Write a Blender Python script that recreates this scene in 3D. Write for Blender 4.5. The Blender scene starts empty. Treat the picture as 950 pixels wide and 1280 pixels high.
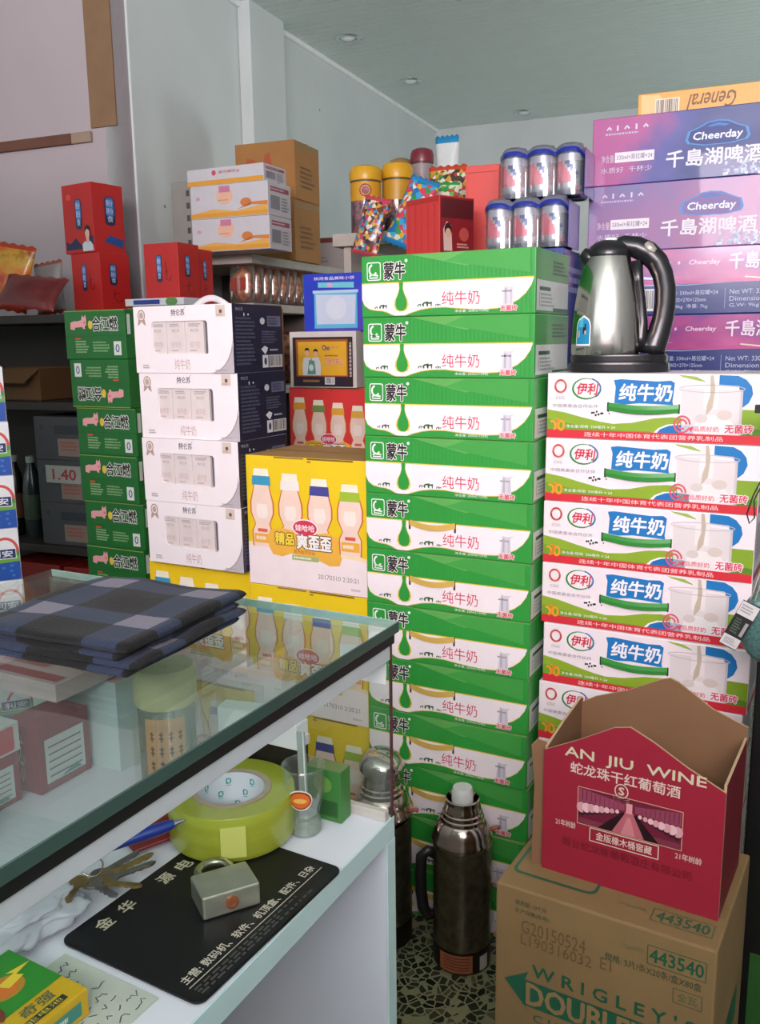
import bpy, bmesh, math, random
from mathutils import Vector, Matrix, noise as mnoise
rnd = random.Random(7)
SC = bpy.context.scene
COL = SC.collection
PI = math.pi
def rad(a): return a * PI / 180

# ---------------------------------------------------------------- camera
CAM_H = 1.17
FPX, PITCH, ROLL = 1113.4, rad(10.85), rad(-0.717)
cam_d = bpy.data.cameras.new('camera')
cam_d.sensor_fit = 'HORIZONTAL'; cam_d.sensor_width = 36.0
cam_d.lens = 36.0 * FPX / 950.0
cam_d.clip_start = 0.02
cam = bpy.data.objects.new('camera', cam_d); COL.objects.link(cam)
cam.matrix_world = (Matrix.Translation((0, 0, CAM_H)) @ Matrix.Rotation(PI/2 - PITCH, 4, 'X')
                    @ Matrix.Rotation(ROLL, 4, 'Z'))
SC.camera = cam
# ---------------------------------------------------------------- world, light, exposure
world = bpy.data.worlds.new('daylight'); SC.world = world; world.use_nodes = True
wb = world.node_tree.nodes['Background']
wb.inputs[0].default_value = (0.86, 0.97, 0.96, 1); wb.inputs[1].default_value = 1.5
def area(name, loc, target, sx, sy, power, color):
    l = bpy.data.lights.new(name, 'AREA'); l.shape = 'RECTANGLE'; l.size = sx; l.size_y = sy
    l.energy = power; l.color = color
    o = bpy.data.objects.new(name, l); COL.objects.link(o); o.location = loc
    o.rotation_euler = (Vector(target) - Vector(loc)).to_track_quat('-Z', 'Y').to_euler()
    return o
area('shopfront_daylight', (-0.45, -1.85, 2.06), (0.0, 2.2, 1.15), 1.9, .65, 84, (1.0, 0.835, 0.885))
area('ceiling_fill', (-0.5, -2.0, 1.15), (0.1, 2.6, 3.0), 3.0, 1.0, 66, (0.95, 1.0, 0.985))  # added fill aimed upward to brighten the ceiling and upper walls
area('side_door_daylight', (3.0, 3.3, 1.35), (0.9, 5.2, 2.47), 1.2, 1.7, 50, (0.88, 1.0, 0.985))
SC.view_settings.view_transform = 'Standard'; SC.view_settings.look = 'None'
SC.view_settings.gamma = 1.0; SC.view_settings.use_curve_mapping = False
SC.view_settings.exposure = 0.47

# ---------------------------------------------------------------- materials
def lin(h):
    h = h.lstrip('#')
    c = [int(h[i:i+2], 16) / 255 for i in (0, 2, 4)]
    return tuple(x/12.92 if x <= .04045 else ((x+.055)/1.055)**2.4 for x in c) + (1,)
MC = {}
def mat(hx, rough=.5, metal=0, var=.05, vs=30, bump=0, bs=150, coat=0, flute=0, alpha=1.0, sub=0, spec=.5, trans=0):
    k = (hx, rough, metal, var, vs, bump, bs, coat, flute, alpha, sub, spec, trans)
    if k in MC: return MC[k]
    m = bpy.data.materials.new('m_' + hx.lstrip('#')); m.use_nodes = True
    nt = m.node_tree; b = nt.nodes['Principled BSDF']; N = nt.nodes.new; L = nt.links.new
    b.inputs['Roughness'].default_value = rough; b.inputs['Metallic'].default_value = metal
    b.inputs['Coat Weight'].default_value = coat; b.inputs['Coat Roughness'].default_value = .12
    b.inputs['Specular IOR Level'].default_value = spec
    if alpha < 1: b.inputs['Alpha'].default_value = alpha
    if trans: b.inputs['Transmission Weight'].default_value = trans
    tc = N('ShaderNodeTexCoord'); c = lin(hx)
    if var:
        nz = N('ShaderNodeTexNoise'); nz.inputs['Scale'].default_value = vs; nz.inputs['Detail'].default_value = 4
        L(tc.outputs['Object'], nz.inputs['Vector'])
        mx = N('ShaderNodeMix'); mx.data_type = 'RGBA'
        mx.inputs[6].default_value = tuple(max(0, x*(1-var*2)) for x in c[:3]) + (1,)
        mx.inputs[7].default_value = tuple(min(1, x*(1+var*2)) for x in c[:3]) + (1,)
        L(nz.outputs['Fac'], mx.inputs[0]); L(mx.outputs[2], b.inputs['Base Color'])
    else: b.inputs['Base Color'].default_value = c
    if bump or flute:
        bp = N('ShaderNodeBump'); bp.inputs['Strength'].default_value = bump or flute; bp.inputs['Distance'].default_value = .002
        if flute:
            w = N('ShaderNodeTexWave'); w.bands_direction = 'X'; w.inputs['Scale'].default_value = 40
            w.inputs['Distortion'].default_value = .4
            L(tc.outputs['Object'], w.inputs['Vector']); L(w.outputs['Fac'], bp.inputs['Height'])
        else:
            n2 = N('ShaderNodeTexNoise'); n2.inputs['Scale'].default_value = bs; n2.inputs['Detail'].default_value = 5
            L(tc.outputs['Object'], n2.inputs['Vector']); L(n2.outputs['Fac'], bp.inputs['Height'])
        L(bp.outputs[0], b.inputs['Normal'])
    MC[k] = m; return m
def blend_mat(name, cols, scale=6, rough=.4, coat=0, kind='noise', stretch=(1,1,1), distortion=0, bump=0):
    """several print colours blended by a noise or cell pattern"""
    m = bpy.data.materials.new(name); m.use_nodes = True
    nt = m.node_tree; b = nt.nodes['Principled BSDF']; N = nt.nodes.new; L = nt.links.new
    tc = N('ShaderNodeTexCoord'); mp = N('ShaderNodeMapping'); mp.inputs['Scale'].default_value = stretch
    L(tc.outputs['Object'], mp.inputs[0])
    r = N('ShaderNodeValToRGB')
    if kind == 'noise':
        t = N('ShaderNodeTexNoise'); t.inputs['Scale'].default_value = scale; t.inputs['Detail'].default_value = 3
        t.inputs['Distortion'].default_value = distortion
        L(mp.outputs[0], t.inputs['Vector']); L(t.outputs['Fac'], r.inputs[0]); lo, hi = .3, .7
    else:
        t = N('ShaderNodeTexVoronoi'); t.inputs['Scale'].default_value = scale
        L(mp.outputs[0], t.inputs['Vector'])
        sp = N('ShaderNodeSeparateColor'); L(t.outputs['Color'], sp.inputs[0]); L(sp.outputs[0], r.inputs[0]); lo, hi = 0, .9
        r.color_ramp.interpolation = 'CONSTANT'
    el = r.color_ramp.elements; n = len(cols)
    while len(el) < n: el.new(.5)
    for i, c in enumerate(cols):
        el[i].position = lo + (hi-lo)*i/max(1, n-1 if kind == 'noise' else n); el[i].color = lin(c)
    L(r.outputs[0], b.inputs['Base Color'])
    b.inputs['Roughness'].default_value = rough; b.inputs['Coat Weight'].default_value = coat; b.inputs['Coat Roughness'].default_value = .1
    if bump:
        bp = N('ShaderNodeBump'); bp.inputs['Strength'].default_value = bump; bp.inputs['Distance'].default_value = .004
        L(t.outputs['Distance' if kind != 'noise' else 'Fac'], bp.inputs['Height']); L(bp.outputs[0], b.inputs['Normal'])
    return m
def clear_mat(name, tint, gloss=.06, rough=.02, haze=0.0, hazecol='#ffffff', fk=.8):
    """thin clear glass or film: see-through with a fresnel sheen and a little haze"""
    m = bpy.data.materials.new(name); m.use_nodes = True
    nt = m.node_tree; nt.nodes.clear(); N = nt.nodes.new; L = nt.links.new
    out = N('ShaderNodeOutputMaterial'); t = N('ShaderNodeBsdfTransparent'); t.inputs[0].default_value = lin(tint)
    g = N('ShaderNodeBsdfGlossy'); g.inputs['Roughness'].default_value = rough; g.inputs[0].default_value = (1,1,1,1)
    f = N('ShaderNodeFresnel'); f.inputs[0].default_value = 1.45
    ma = N('ShaderNodeMath'); ma.operation = 'MULTIPLY_ADD'; ma.inputs[1].default_value = fk; ma.inputs[2].default_value = gloss - .03
    L(f.outputs[0], ma.inputs[0])
    mx = N('ShaderNodeMixShader'); L(ma.outputs[0], mx.inputs[0]); L(t.outputs[0], mx.inputs[1]); L(g.outputs[0], mx.inputs[2])
    last = mx
    if haze:
        d = N('ShaderNodeBsdfDiffuse'); d.inputs[0].default_value = lin(hazecol)
        m2 = N('ShaderNodeMixShader'); m2.inputs[0].default_value = haze
        L(mx.outputs[0], m2.inputs[1]); L(d.outputs[0], m2.inputs[2]); last = m2
    L(last.outputs[0], out.inputs[0])
    return m

# ---------------------------------------------------------------- object helpers
def link(o, parent=None):
    COL.objects.link(o)
    if parent is not None: o.parent = parent
    return o
def empty(name, loc=(0,0,0), rz=0):
    o = bpy.data.objects.new(name, None); o.empty_display_size = .05; COL.objects.link(o)
    o.location = loc; o.rotation_euler = (0, 0, rz); return o
def tag(o, label, cat, group=None):
    o['label'] = label; o['category'] = cat
    if group: o['group'] = group
    return o
def thing(name, label, cat, loc=(0,0,0), rz=0, group=None): return tag(empty(name, loc, rz), label, cat, group)
def struct(o, label=None):
    o['kind'] = 'structure'
    if label: o['label'] = label
    return o
def mesh_from(name, bm, mats, parent=None, smooth=False):
    me = bpy.data.meshes.new(name); bm.to_mesh(me); bm.free()
    for m in (mats if isinstance(mats, (list, tuple)) else [mats]): me.materials.append(m)
    if smooth:
        for p in me.polygons: p.use_smooth = True
    return link(bpy.data.objects.new(name, me), parent)
def dup(root, loc, rz, label=None, group=None, rot=None):
    r = root.copy(); COL.objects.link(r); r.location = loc
    r.rotation_euler = rot if rot else (0, 0, rz)
    if label: r['label'] = label
    if group: r['group'] = group
    for ch in list(root.children):
        c = ch.copy(); COL.objects.link(c); c.parent = r
        for g in ch.children:
            d = g.copy(); COL.objects.link(d); d.parent = c
    return r
def bbox(bm, x0, y0, z0, x1, y1, z1, bevel=0, seg=2, mi=0):
    r = bmesh.ops.create_cube(bm, size=1)
    vs = r['verts']
    for v in vs: v.co = Vector((x0+(v.co.x+.5)*(x1-x0), y0+(v.co.y+.5)*(y1-y0), z0+(v.co.z+.5)*(z1-z0)))
    fs = set(f for v in vs for f in v.link_faces)
    for f in fs: f.material_index = mi
    if bevel:
        es = list(set(e for v in vs for e in v.link_edges))
        q = bmesh.ops.bevel(bm, geom=es, offset=bevel, segments=seg, affect='EDGES', profile=.5)
        for f in q['faces']: f.material_index = mi
def box(name, x0, y0, z0, x1, y1, z1, m, parent=None, bevel=.001, seg=2):
    bm = bmesh.new(); bbox(bm, x0, y0, z0, x1, y1, z1, bevel, seg); return mesh_from(name, bm, m, parent)
def lathe(name, prof, m, parent=None, n=40, smooth=True, sx=1, sy=1, mi=None, cap=True):
    """prof: list of (radius, z); m: material or list; mi: material index per segment"""
    bm = bmesh.new(); rings = []
    for r, z in prof:
        if r < 1e-6: rings.append([bm.verts.new((0, 0, z))])
        else: rings.append([bm.verts.new((r*sx*math.cos(2*PI*i/n), r*sy*math.sin(2*PI*i/n), z)) for i in range(n)])
    for j in range(len(prof)-1):
        a, b = rings[j], rings[j+1]
        for i in range(n):
            k = (i+1) % n
            if len(a) == 1 and len(b) == 1: continue
            if len(a) == 1: f = bm.faces.new((a[0], b[k], b[i]))
            elif len(b) == 1: f = bm.faces.new((a[i], a[k], b[0]))
            else: f = bm.faces.new((a[i], a[k], b[k], b[i]))
            if mi: f.material_index = mi[j]
    if cap:
        if len(rings[0]) > 1: bm.faces.new(list(reversed(rings[0])))
        if len(rings[-1]) > 1:
            f = bm.faces.new(rings[-1])
            if mi: f.material_index = mi[-1]
    bmesh.ops.recalc_face_normals(bm, faces=bm.faces)
    o = mesh_from(name, bm, m, parent, smooth)
    if smooth: autosmooth(o)
    return o
def autosmooth(o, ang=38):
    me = o.data
    bm = bmesh.new(); bm.from_mesh(me)
    for e in bm.edges:
        if len(e.link_faces) == 2 and e.calc_face_angle(0) > rad(ang): e.smooth = False
    bm.to_mesh(me); bm.free()
def tube(name, pts, r, m, parent=None, n=8, closed=False, taper=None, flat=1.0):
    bm = bmesh.new(); pts = [Vector(p) for p in pts]; rings = []; N = len(pts)
    up = Vector((0, 0, 1)); prev = None
    for i, p in enumerate(pts):
        if closed: t = pts[(i+1) % N] - pts[i-1]
        else: t = pts[min(i+1, N-1)] - pts[max(i-1, 0)]
        t.normalize()
        if prev is None:
            a = t.cross(up) if abs(t.dot(up)) < .95 else t.cross(Vector((1, 0, 0)))
        else: a = prev - t*prev.dot(t)
        a.normalize(); prev = a; b = t.cross(a)
        rr = r*(taper[i] if taper else 1)
        rings.append([bm.verts.new(p + a*rr*math.cos(2*PI*k/n) + b*rr*flat*math.sin(2*PI*k/n)) for k in range(n)])
    for i in range(N if closed else N-1):
        A, B = rings[i], rings[(i+1) % N]
        for k in range(n): bm.faces.new((A[k], A[(k+1) % n], B[(k+1) % n], B[k]))
    if not closed: bm.faces.new(list(reversed(rings[0]))); bm.faces.new(rings[-1])
    bmesh.ops.recalc_face_normals(bm, faces=bm.faces)
    return mesh_from(name, bm, m, parent, True)
def prism(name, poly, z0, z1, m, parent=None, bevel=0):
    bm = bmesh.new()
    lo = [bm.verts.new((x, y, z0)) for x, y in poly]; hi = [bm.verts.new((x, y, z1)) for x, y in poly]
    n = len(poly); bm.faces.new(list(reversed(lo))); bm.faces.new(hi)
    for i in range(n): bm.faces.new((lo[i], lo[(i+1) % n], hi[(i+1) % n], hi[i]))
    bmesh.ops.recalc_face_normals(bm, faces=bm.faces)
    if bevel: bmesh.ops.bevel(bm, geom=list(bm.edges), offset=bevel, segments=2, affect='EDGES')
    o = mesh_from(name, bm, m, parent, smooth=len(poly) > 20)
    if len(poly) > 20: autosmooth(o, 30)
    return o

# ---------------------------------------------------------------- flat print on box faces
TC = {}
def glyphs(s, bold):
    k = (s, bold)
    if k in TC: return TC[k]
    c = bpy.data.curves.new('t', 'FONT'); c.body = s; c.size = 1; c.resolution_u = 2; c.offset = 0
    o = bpy.data.objects.new('t', c)
    me = o.to_mesh()
    v = [(p.co.x, p.co.y) for p in me.vertices]; f = [tuple(p.vertices) for p in me.polygons]
    o.to_mesh_clear(); bpy.data.objects.remove(o); bpy.data.curves.remove(c)
    if not v: v = [(0,0)]
    xs = [p[0] for p in v]; ys = [p[1] for p in v]
    TC[k] = (v, f, min(xs), max(xs), min(ys), max(ys)); return TC[k]
class Print:
    """a sheet of flat print: polygons in face coordinates (metres), each with a colour and a layer"""
    def __init__(s, w=1, h=1, rough=.42, coat=0): s.it = []; s.w = w; s.h = h; s.rough = rough; s.coat = coat; s.g = 0; s.n = 0
    def add(s, vs, fs, c, l): s.it.append((vs, fs, c, l, s.g))
    def poly(s, pts, c, l=0, frac=True):
        if frac: pts = [(x*s.w, y*s.h) for x, y in pts]
        s.add(pts, [tuple(range(len(pts)))], c, l); return s
    def rect(s, x0, y0, x1, y1, c, l=0): return s.poly([(x0,y0),(x1,y0),(x1,y1),(x0,y1)], c, l)
    def rrect(s, x0, y0, x1, y1, r, c, l=0):
        X0, X1, Y0, Y1 = x0*s.w, x1*s.w, y0*s.h, y1*s.h; p = []
        for cx, cy, a0 in ((X1-r, Y1-r, 0), (X0+r, Y1-r, 90), (X0+r, Y0+r, 180), (X1-r, Y0+r, 270)):
            for k in range(5): a = rad(a0 + 22.5*k); p.append((cx+r*math.cos(a), cy+r*math.sin(a)))
        return s.poly(p, c, l, False)
    def ell(s, cx, cy, rx, ry, c, l=0, n=20, rot=0):
        """radii in metres"""
        X, Y = cx*s.w, cy*s.h; ca, sa = math.cos(rot), math.sin(rot)
        return s.poly([(X+rx*math.cos(t)*ca-ry*math.sin(t)*sa, Y+rx*math.cos(t)*sa+ry*math.sin(t)*ca) for t in [2*PI*k/n for k in range(n)]], c, l, False)
    def arc(s, cx, cy, rx, ry, wd, a0, a1, c, l=0, n=16, rot=0):
        X, Y = cx*s.w, cy*s.h
        pts = []
        for k in range(n+1):
            t = rad(a0+(a1-a0)*k/n); x, y = rx*math.cos(t), ry*math.sin(t)
            pts.append((X+x*math.cos(rot)-y*math.sin(rot), Y+x*math.sin(rot)+y*math.cos(rot)))
        return s.stroke(pts, wd, c, l, False)
    def stroke(s, pts, wd, c, l=0, frac=True):
        if frac: pts = [(x*s.w, y*s.h) for x, y in pts]
        vs, fs = [], []
        for i, p in enumerate(pts):
            a = pts[max(0, i-1)]; b = pts[min(len(pts)-1, i+1)]
            dx, dy = b[0]-a[0], b[1]-a[1]; q = math.hypot(dx, dy) or 1
            ww = wd[i] if isinstance(wd, (list, tuple)) else wd
            nx, ny = -dy/q*ww/2, dx/q*ww/2
            vs += [(p[0]+nx, p[1]+ny), (p[0]-nx, p[1]-ny)]
            if i: fs.append((2*i-2, 2*i-1, 2*i+1, 2*i))
        s.add(vs, fs, c, l); return s
    def frame(s, x0, y0, x1, y1, wd, c, l=0):
        for a, b in (((x0,y0),(x1,y0)), ((x1,y0),(x1,y1)), ((x1,y1),(x0,y1)), ((x0,y1),(x0,y0))): s.stroke([a, b], wd, c, l)
        return s
    def text(s, t, x0, y0, x1, y1, c, l=0, bold=0, shear=0, rot=0, outline=None, ow=.05):
        """text fitted into the given box (fractions)"""
        if s.n: s.g += 1
        s.n += 1
        v, f, a, b, p, q = glyphs(t, 0)
        X0, X1, Y0, Y1 = x0*s.w, x1*s.w, y0*s.h, y1*s.h
        kx, ky = (X1-X0)/(b-a), (Y1-Y0)/(q-p); k = min(abs(kx), abs(ky))
        cx, cy = (X0+X1)/2, (Y0+Y1)/2
        def put(ox, oy, c, l):
            out = []
            for x, y in v:
                xx = X0+(x-a)*kx+ox; yy = Y0+(y-p)*ky+oy
                xx += shear*(yy-Y0)
                if rot:
                    dx, dy = xx-cx, yy-cy; xx = cx+dx*math.cos(rot)-dy*math.sin(rot); yy = cy+dx*math.sin(rot)+dy*math.cos(rot)
                out.append((xx, yy))
            s.add(out, f, c, l)
        if outline:
            e = (bold+ow)*k
            for n in range(8): put(e*math.cos(n*PI/4), e*math.sin(n*PI/4), outline, l+n*.11)
            l += 1
        if bold:
            e = bold*k
            for n in range(4): put(e*math.cos(n*PI/2+.4), e*math.sin(n*PI/2+.4), c, l+n*.11)
        else: put(0, 0, c, l)
        return s
    def barcode(s, x0, y0, x1, y1, l=0, bg='#e8e4e4', fg='#1c1820', seed=1, vertical=False):
        s.rect(x0, y0, x1, y1, bg, l); r = random.Random(seed); t = .05
        while t < .92:
            wd = r.choice((.015, .025, .04))
            if vertical: s.rect(x0+(x1-x0)*.06, y0+(y1-y0)*t, x1-(x1-x0)*.06, y0+(y1-y0)*(t+wd), fg, l+1)
            else: s.rect(x0+(x1-x0)*t, y0+(y1-y0)*.12, x0+(x1-x0)*(t+wd), y1-(y1-y0)*.06, fg, l+1)
            t += wd + r.choice((.02, .03, .045))
        return s
    def smallprint(s, x0, y0, x1, y1, rows, c, l=0, seed=1, fill=.55):
        """rows of unreadably small print"""
        r = random.Random(seed); hh = (y1-y0)/rows; vs, fs = [], []
        for i in range(rows):
            yb = y1-hh*(i+1)+hh*.25; yt = yb+hh*fill; x = x0; xe = x0+(x1-x0)*r.uniform(.7, 1)
            while x < xe:
                d = (x1-x0)*r.uniform(.02, .06); k = len(vs)
                vs += [(x*s.w, yb*s.h), (min(x+d, xe)*s.w, yb*s.h), (min(x+d, xe)*s.w, yt*s.h), (x*s.w, yt*s.h)]; fs.append((k, k+1, k+2, k+3)); x += d+(x1-x0)*.018
        s.add(vs, fs, c, l); return s
    def build(s, name, parent, frame, lift=.0005, step=.00016):
        """one part, or one part for each line of text when the sheet carries several"""
        P, U, V = [Vector(q) for q in frame]; Nn = U.cross(V)
        split = s.n > 1 and ('lettering' in name or 'print' in name or 'information' in name)
        o = None
        for g in (sorted(set(i[4] for i in s.it)) if split else [None]):
            ms, verts, faces, idx = [], [], [], []
            for vs, fs, c, l, gg in s.it:
                if g is not None and gg != g: continue
                m = c if not isinstance(c, str) else mat(c, s.rough, var=.03, coat=s.coat)
                if m not in ms: ms.append(m)
                k = len(verts); mi = ms.index(m)
                verts += [P + U*x + V*y + Nn*(lift+l*step) for x, y in vs]
                for f in fs: faces.append([k+i for i in f]); idx.append(mi)
            me = bpy.data.meshes.new(name); me.from_pydata(verts, [], faces)
            for m in ms: me.materials.append(m)
            me.polygons.foreach_set('material_index', idx)
            o = link(bpy.data.objects.new(name, me), parent)
        return o
def FR(w, d): return ((-w/2, -d/2, 0), (1,0,0), (0,0,1))
def SI(w, d): return ((w/2, -d/2, 0), (0,1,0), (0,0,1))
def LE(w, d): return ((-w/2, d/2, 0), (0,-1,0), (0,0,1))
def TO(w, d, h): return ((-w/2, -d/2, h), (1,0,0), (0,1,0))

def carton(root, w, d, h, m, top=None, name='carton', bev=.0018, seam=True):
    bm = bmesh.new(); bbox(bm, -w/2, -d/2, 0, w/2, d/2, h, bev)
    ms = [m]
    if top:
        ms.append(top)
        for f in bm.faces:
            if f.normal.z > .9: f.material_index = 1
    o = mesh_from(name, bm, ms, root)
    if seam:
        p = Print(w, d); p.rect(.01, .493, .99, .507, '#2b221a'); p.rect(0, .45, .12, .55, '#a8905a', 1); p.rect(.88, .45, 1, .55, '#a8905a', 1)
        p.build('top_seam', root, TO(w, d, h))
    return o
def corner_to_centre(x, y, w, d, th):
    t = rad(th); return (x + w/2*math.cos(t) + d/2*math.sin(t), y - w/2*math.sin(t) + d/2*math.cos(t))
NTH = ['first','second','third','fourth','fifth','sixth','seventh','eighth','ninth','tenth','eleventh','twelfth','thirteenth']
ORD = ['topmost', 'second from the top', 'third from the top', 'fourth from the top', 'fifth from the top', 'sixth from the top',
       'seventh from the top', 'eighth from the top', 'ninth from the top', 'tenth from the top', 'eleventh from the top', 'twelfth from the top']

# ================================================================= the room (frame turned 22.73 degrees, origin in the far left corner)
RT = rad(22.73); RE = Vector((math.cos(RT), -math.sin(RT), 0)); RD = Vector((math.sin(RT), math.cos(RT), 0)); RC = Vector((.381, 5.94, 0))
CEIL = 2.47
def rw(x, y, z=0): v = RC + RE*x + RD*y; return Vector((v.x, v.y, z))
def place_room(o): o.location = RC; o.rotation_euler = (0, 0, -RT); return o
def wall_mat():
    m = bpy.data.materials.new('whitewash'); m.use_nodes = True; nt = m.node_tree; b = nt.nodes['Principled BSDF']; N = nt.nodes.new; L = nt.links.new
    tc = N('ShaderNodeTexCoord'); n1 = N('ShaderNodeTexNoise'); n1.inputs['Scale'].default_value = 1.3; n1.inputs['Detail'].default_value = 6
    L(tc.outputs['Object'], n1.inputs['Vector'])
    r = N('ShaderNodeValToRGB'); r.color_ramp.elements[0].color = lin('#c4cbcb'); r.color_ramp.elements[1].color = lin('#dadfde')
    r.color_ramp.elements[0].position = .3; r.color_ramp.elements[1].position = .7
    L(n1.outputs['Fac'], r.inputs[0])
    v = N('ShaderNodeTexVoronoi'); v.inputs['Scale'].default_value = 4.5; L(tc.outputs['Object'], v.inputs['Vector'])
    c = N('ShaderNodeMath'); c.operation = 'LESS_THAN'; c.inputs[1].default_value = .035; L(v.outputs['Distance'], c.inputs[0])
    mx = N('ShaderNodeMix'); mx.data_type = 'RGBA'; mx.inputs[7].default_value = lin('#8b8f90')
    L(c.outputs[0], mx.inputs[0]); L(r.outputs[0], mx.inputs[6]); L(mx.outputs[2], b.inputs['Base Color'])
    b.inputs['Roughness'].default_value = .75
    n2 = N('ShaderNodeTexNoise'); n2.inputs['Scale'].default_value = 45; n2.inputs['Detail'].default_value = 6; L(tc.outputs['Object'], n2.inputs['Vector'])
    bp = N('ShaderNodeBump'); bp.inputs['Strength'].default_value = .12; bp.inputs['Distance'].default_value = .004
    L(n2.outputs['Fac'], bp.inputs['Height']); L(bp.outputs[0], b.inputs['Normal'])
    return m
WALL = wall_mat()
def terrazzo():
    m = bpy.data.materials.new('terrazzo'); m.use_nodes = True; nt = m.node_tree; b = nt.nodes['Principled BSDF']; N = nt.nodes.new; L = nt.links.new
    tc = N('ShaderNodeTexCoord')
    v = N('ShaderNodeTexVoronoi'); v.inputs['Scale'].default_value = 62; L(tc.outputs['Object'], v.inputs['Vector'])
    e = N('ShaderNodeTexVoronoi'); e.feature = 'DISTANCE_TO_EDGE'; e.inputs['Scale'].default_value = 62; L(tc.outputs['Object'], e.inputs['Vector'])
    sp = N('ShaderNodeSeparateColor'); L(v.outputs['Color'], sp.inputs[0])
    r = N('ShaderNodeValToRGB'); r.color_ramp.interpolation = 'CONSTANT'; el = r.color_ramp.elements
    cols = ['#23251b', '#3c3828', '#11130c', '#57523a', '#2c3224', '#85825f']
    while len(el) < len(cols): el.new(.5)
    for i, c in enumerate(cols): el[i].position = i/len(cols); el[i].color = lin(c)
    L(sp.outputs[0], r.inputs[0])
    n = N('ShaderNodeTexNoise'); n.inputs['Scale'].default_value = 90; L(tc.outputs['Object'], n.inputs['Vector'])
    ad = N('ShaderNodeMath'); ad.operation = 'MULTIPLY_ADD'; ad.inputs[1].default_value = -.16; L(n.outputs['Fac'], ad.inputs[0]); L(e.outputs['Distance'], ad.inputs[2])
    g = N('ShaderNodeMath'); g.operation = 'GREATER_THAN'; g.inputs[1].default_value = .0; L(ad.outputs[0], g.inputs[0])
    mx = N('ShaderNodeMix'); mx.data_type = 'RGBA'; mx.inputs[6].default_value = lin('#7f8262')
    L(g.outputs[0], mx.inputs[0]); L(r.outputs[0], mx.inputs[7]); L(mx.outputs[2], b.inputs['Base Color']); b.inputs['Roughness'].default_value = .35
    return m
X1R, Y0R = 3.3, -7.7
place_room(struct(box('floor', -2.2, Y0R, -.1, X1R+.1, .1, 0, terrazzo(), bevel=0)))
place_room(struct(box('wall_left', -.12, -3.05, 0, 0, .1, CEIL+.08, WALL, bevel=.004)))
place_room(struct(box('wall_back', -.12, 0, 0, X1R+.1, .12, CEIL+.08, WALL, bevel=0)))
place_room(struct(box('wall_right', X1R, Y0R, 0, X1R+.12, 0, CEIL+.08, WALL, bevel=0)))
place_room(struct(box('wall_front', -2.1, -3.05, 0, -.005, -2.93, CEIL+.08, mat('#b5a9ae', .8, var=.06, vs=2, bump=.1, bs=40), bevel=.003)))
place_room(struct(box('wall_side', -2.2, Y0R, 0, -2.1, -3.05, CEIL+.08, WALL, bevel=0)))
place_room(struct(box('shade_partition', -1.6, -6.5, 0, 3.29, -6.4, 1.47, WALL, bevel=.003)))      # unseen half-height partition, added to keep daylight off the low foreground
struct(box('shade_pier', -1.55, .75, 0, -.88, 1.72, 1.78, WALL, bevel=.004))      # unseen stub wall left of the counter, added to shade the alcove
place_room(struct(box('trim_1', 0, -2.36, 0, .055, -2.08, CEIL+.02, WALL, bevel=.004)))      # shallow pillar on the left wall
# brown paper strip and wooden batten on the alcove wall
place_room(struct(box('trim_2', -.168, -3.058, 1.885, -.062, -3.05, CEIL, mat('#8a6b50', .8, var=.08, vs=15, bump=.1), bevel=.001)))
place_room(struct(box('trim_3', -1.2, -3.065, 1.842, -.25, -3.05, 1.876, mat('#6b4436', .7, var=.15, vs=12), bevel=.002)))
place_room(struct(box('trim_4', -.25, -3.064, 1.842, -.168, -3.05, 1.876, mat('#a08a78', .8), bevel=.002)))
place_room(struct(box('trim_5', .0, -3.04, CEIL-.022, .016, -2.36, CEIL, mat('#e8eceb', .5), bevel=.002)))
place_room(struct(box('trim_6', .0, -2.08, CEIL-.02, .018, 0, CEIL, mat('#f2f4f3', .4), bevel=.002)))
ceil = place_room(struct(box('ceiling', -2.2, Y0R, CEIL+.012, X1R+.1, .1, CEIL+.1, mat('#8d9793', .6), bevel=0)))
PANEL = mat('#d3ddd8', .38, var=.03, vs=8)
def ceiling_panel_mesh():
    bm = bmesh.new(); wd = .2; ribs = 4
    prof = []
    for k in range(ribs):
        a = k*wd/ribs; b = (k+1)*wd/ribs
        prof += [(a, .007), (a+.0035, 0), (b-.0035, 0), (b, .007)]
    prof[0] = (0, .011); prof[-1] = (wd, .011)
    A = [bm.verts.new((-2.2, y, z)) for y, z in prof]; B = [bm.verts.new((X1R, y, z)) for y, z in prof]
    for i in range(len(prof)-1): bm.faces.new((A[i], A[i+1], B[i+1], B[i]))
    me = bpy.data.meshes.new('ceiling_panel'); bm.to_mesh(me); bm.free(); me.materials.append(PANEL); return me
cpm = ceiling_panel_mesh()
for i in range(int(-Y0R/.2)):
    o = link(bpy.data.objects.new('ceiling_panel', cpm), ceil); o.location = (0, -.2*(i+1), CEIL)
def downlight(x, y, label):
    t = thing('downlight', label, 'ceiling light', (x, y, CEIL), 0, 'recessed ceiling lights')
    lathe('trim_ring', [(.036, .002), (.038, -.006), (.052, -.008), (.058, -.002), (.058, .0)], mat('#cfd6d6', .2, .8), t, cap=False)
    lathe('bulb', [(.037, .002), (.03, -.004), (.018, -.010), (0, -.012)], mat('#f1f5f5', .25), t)
downlight(-.113, 4.198, 'recessed round ceiling light nearest the camera')
downlight(.182, 4.865, 'recessed round ceiling light between the other two')
downlight(.867, 5.527, 'recessed round ceiling light farthest away, above the red can packs')

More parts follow.
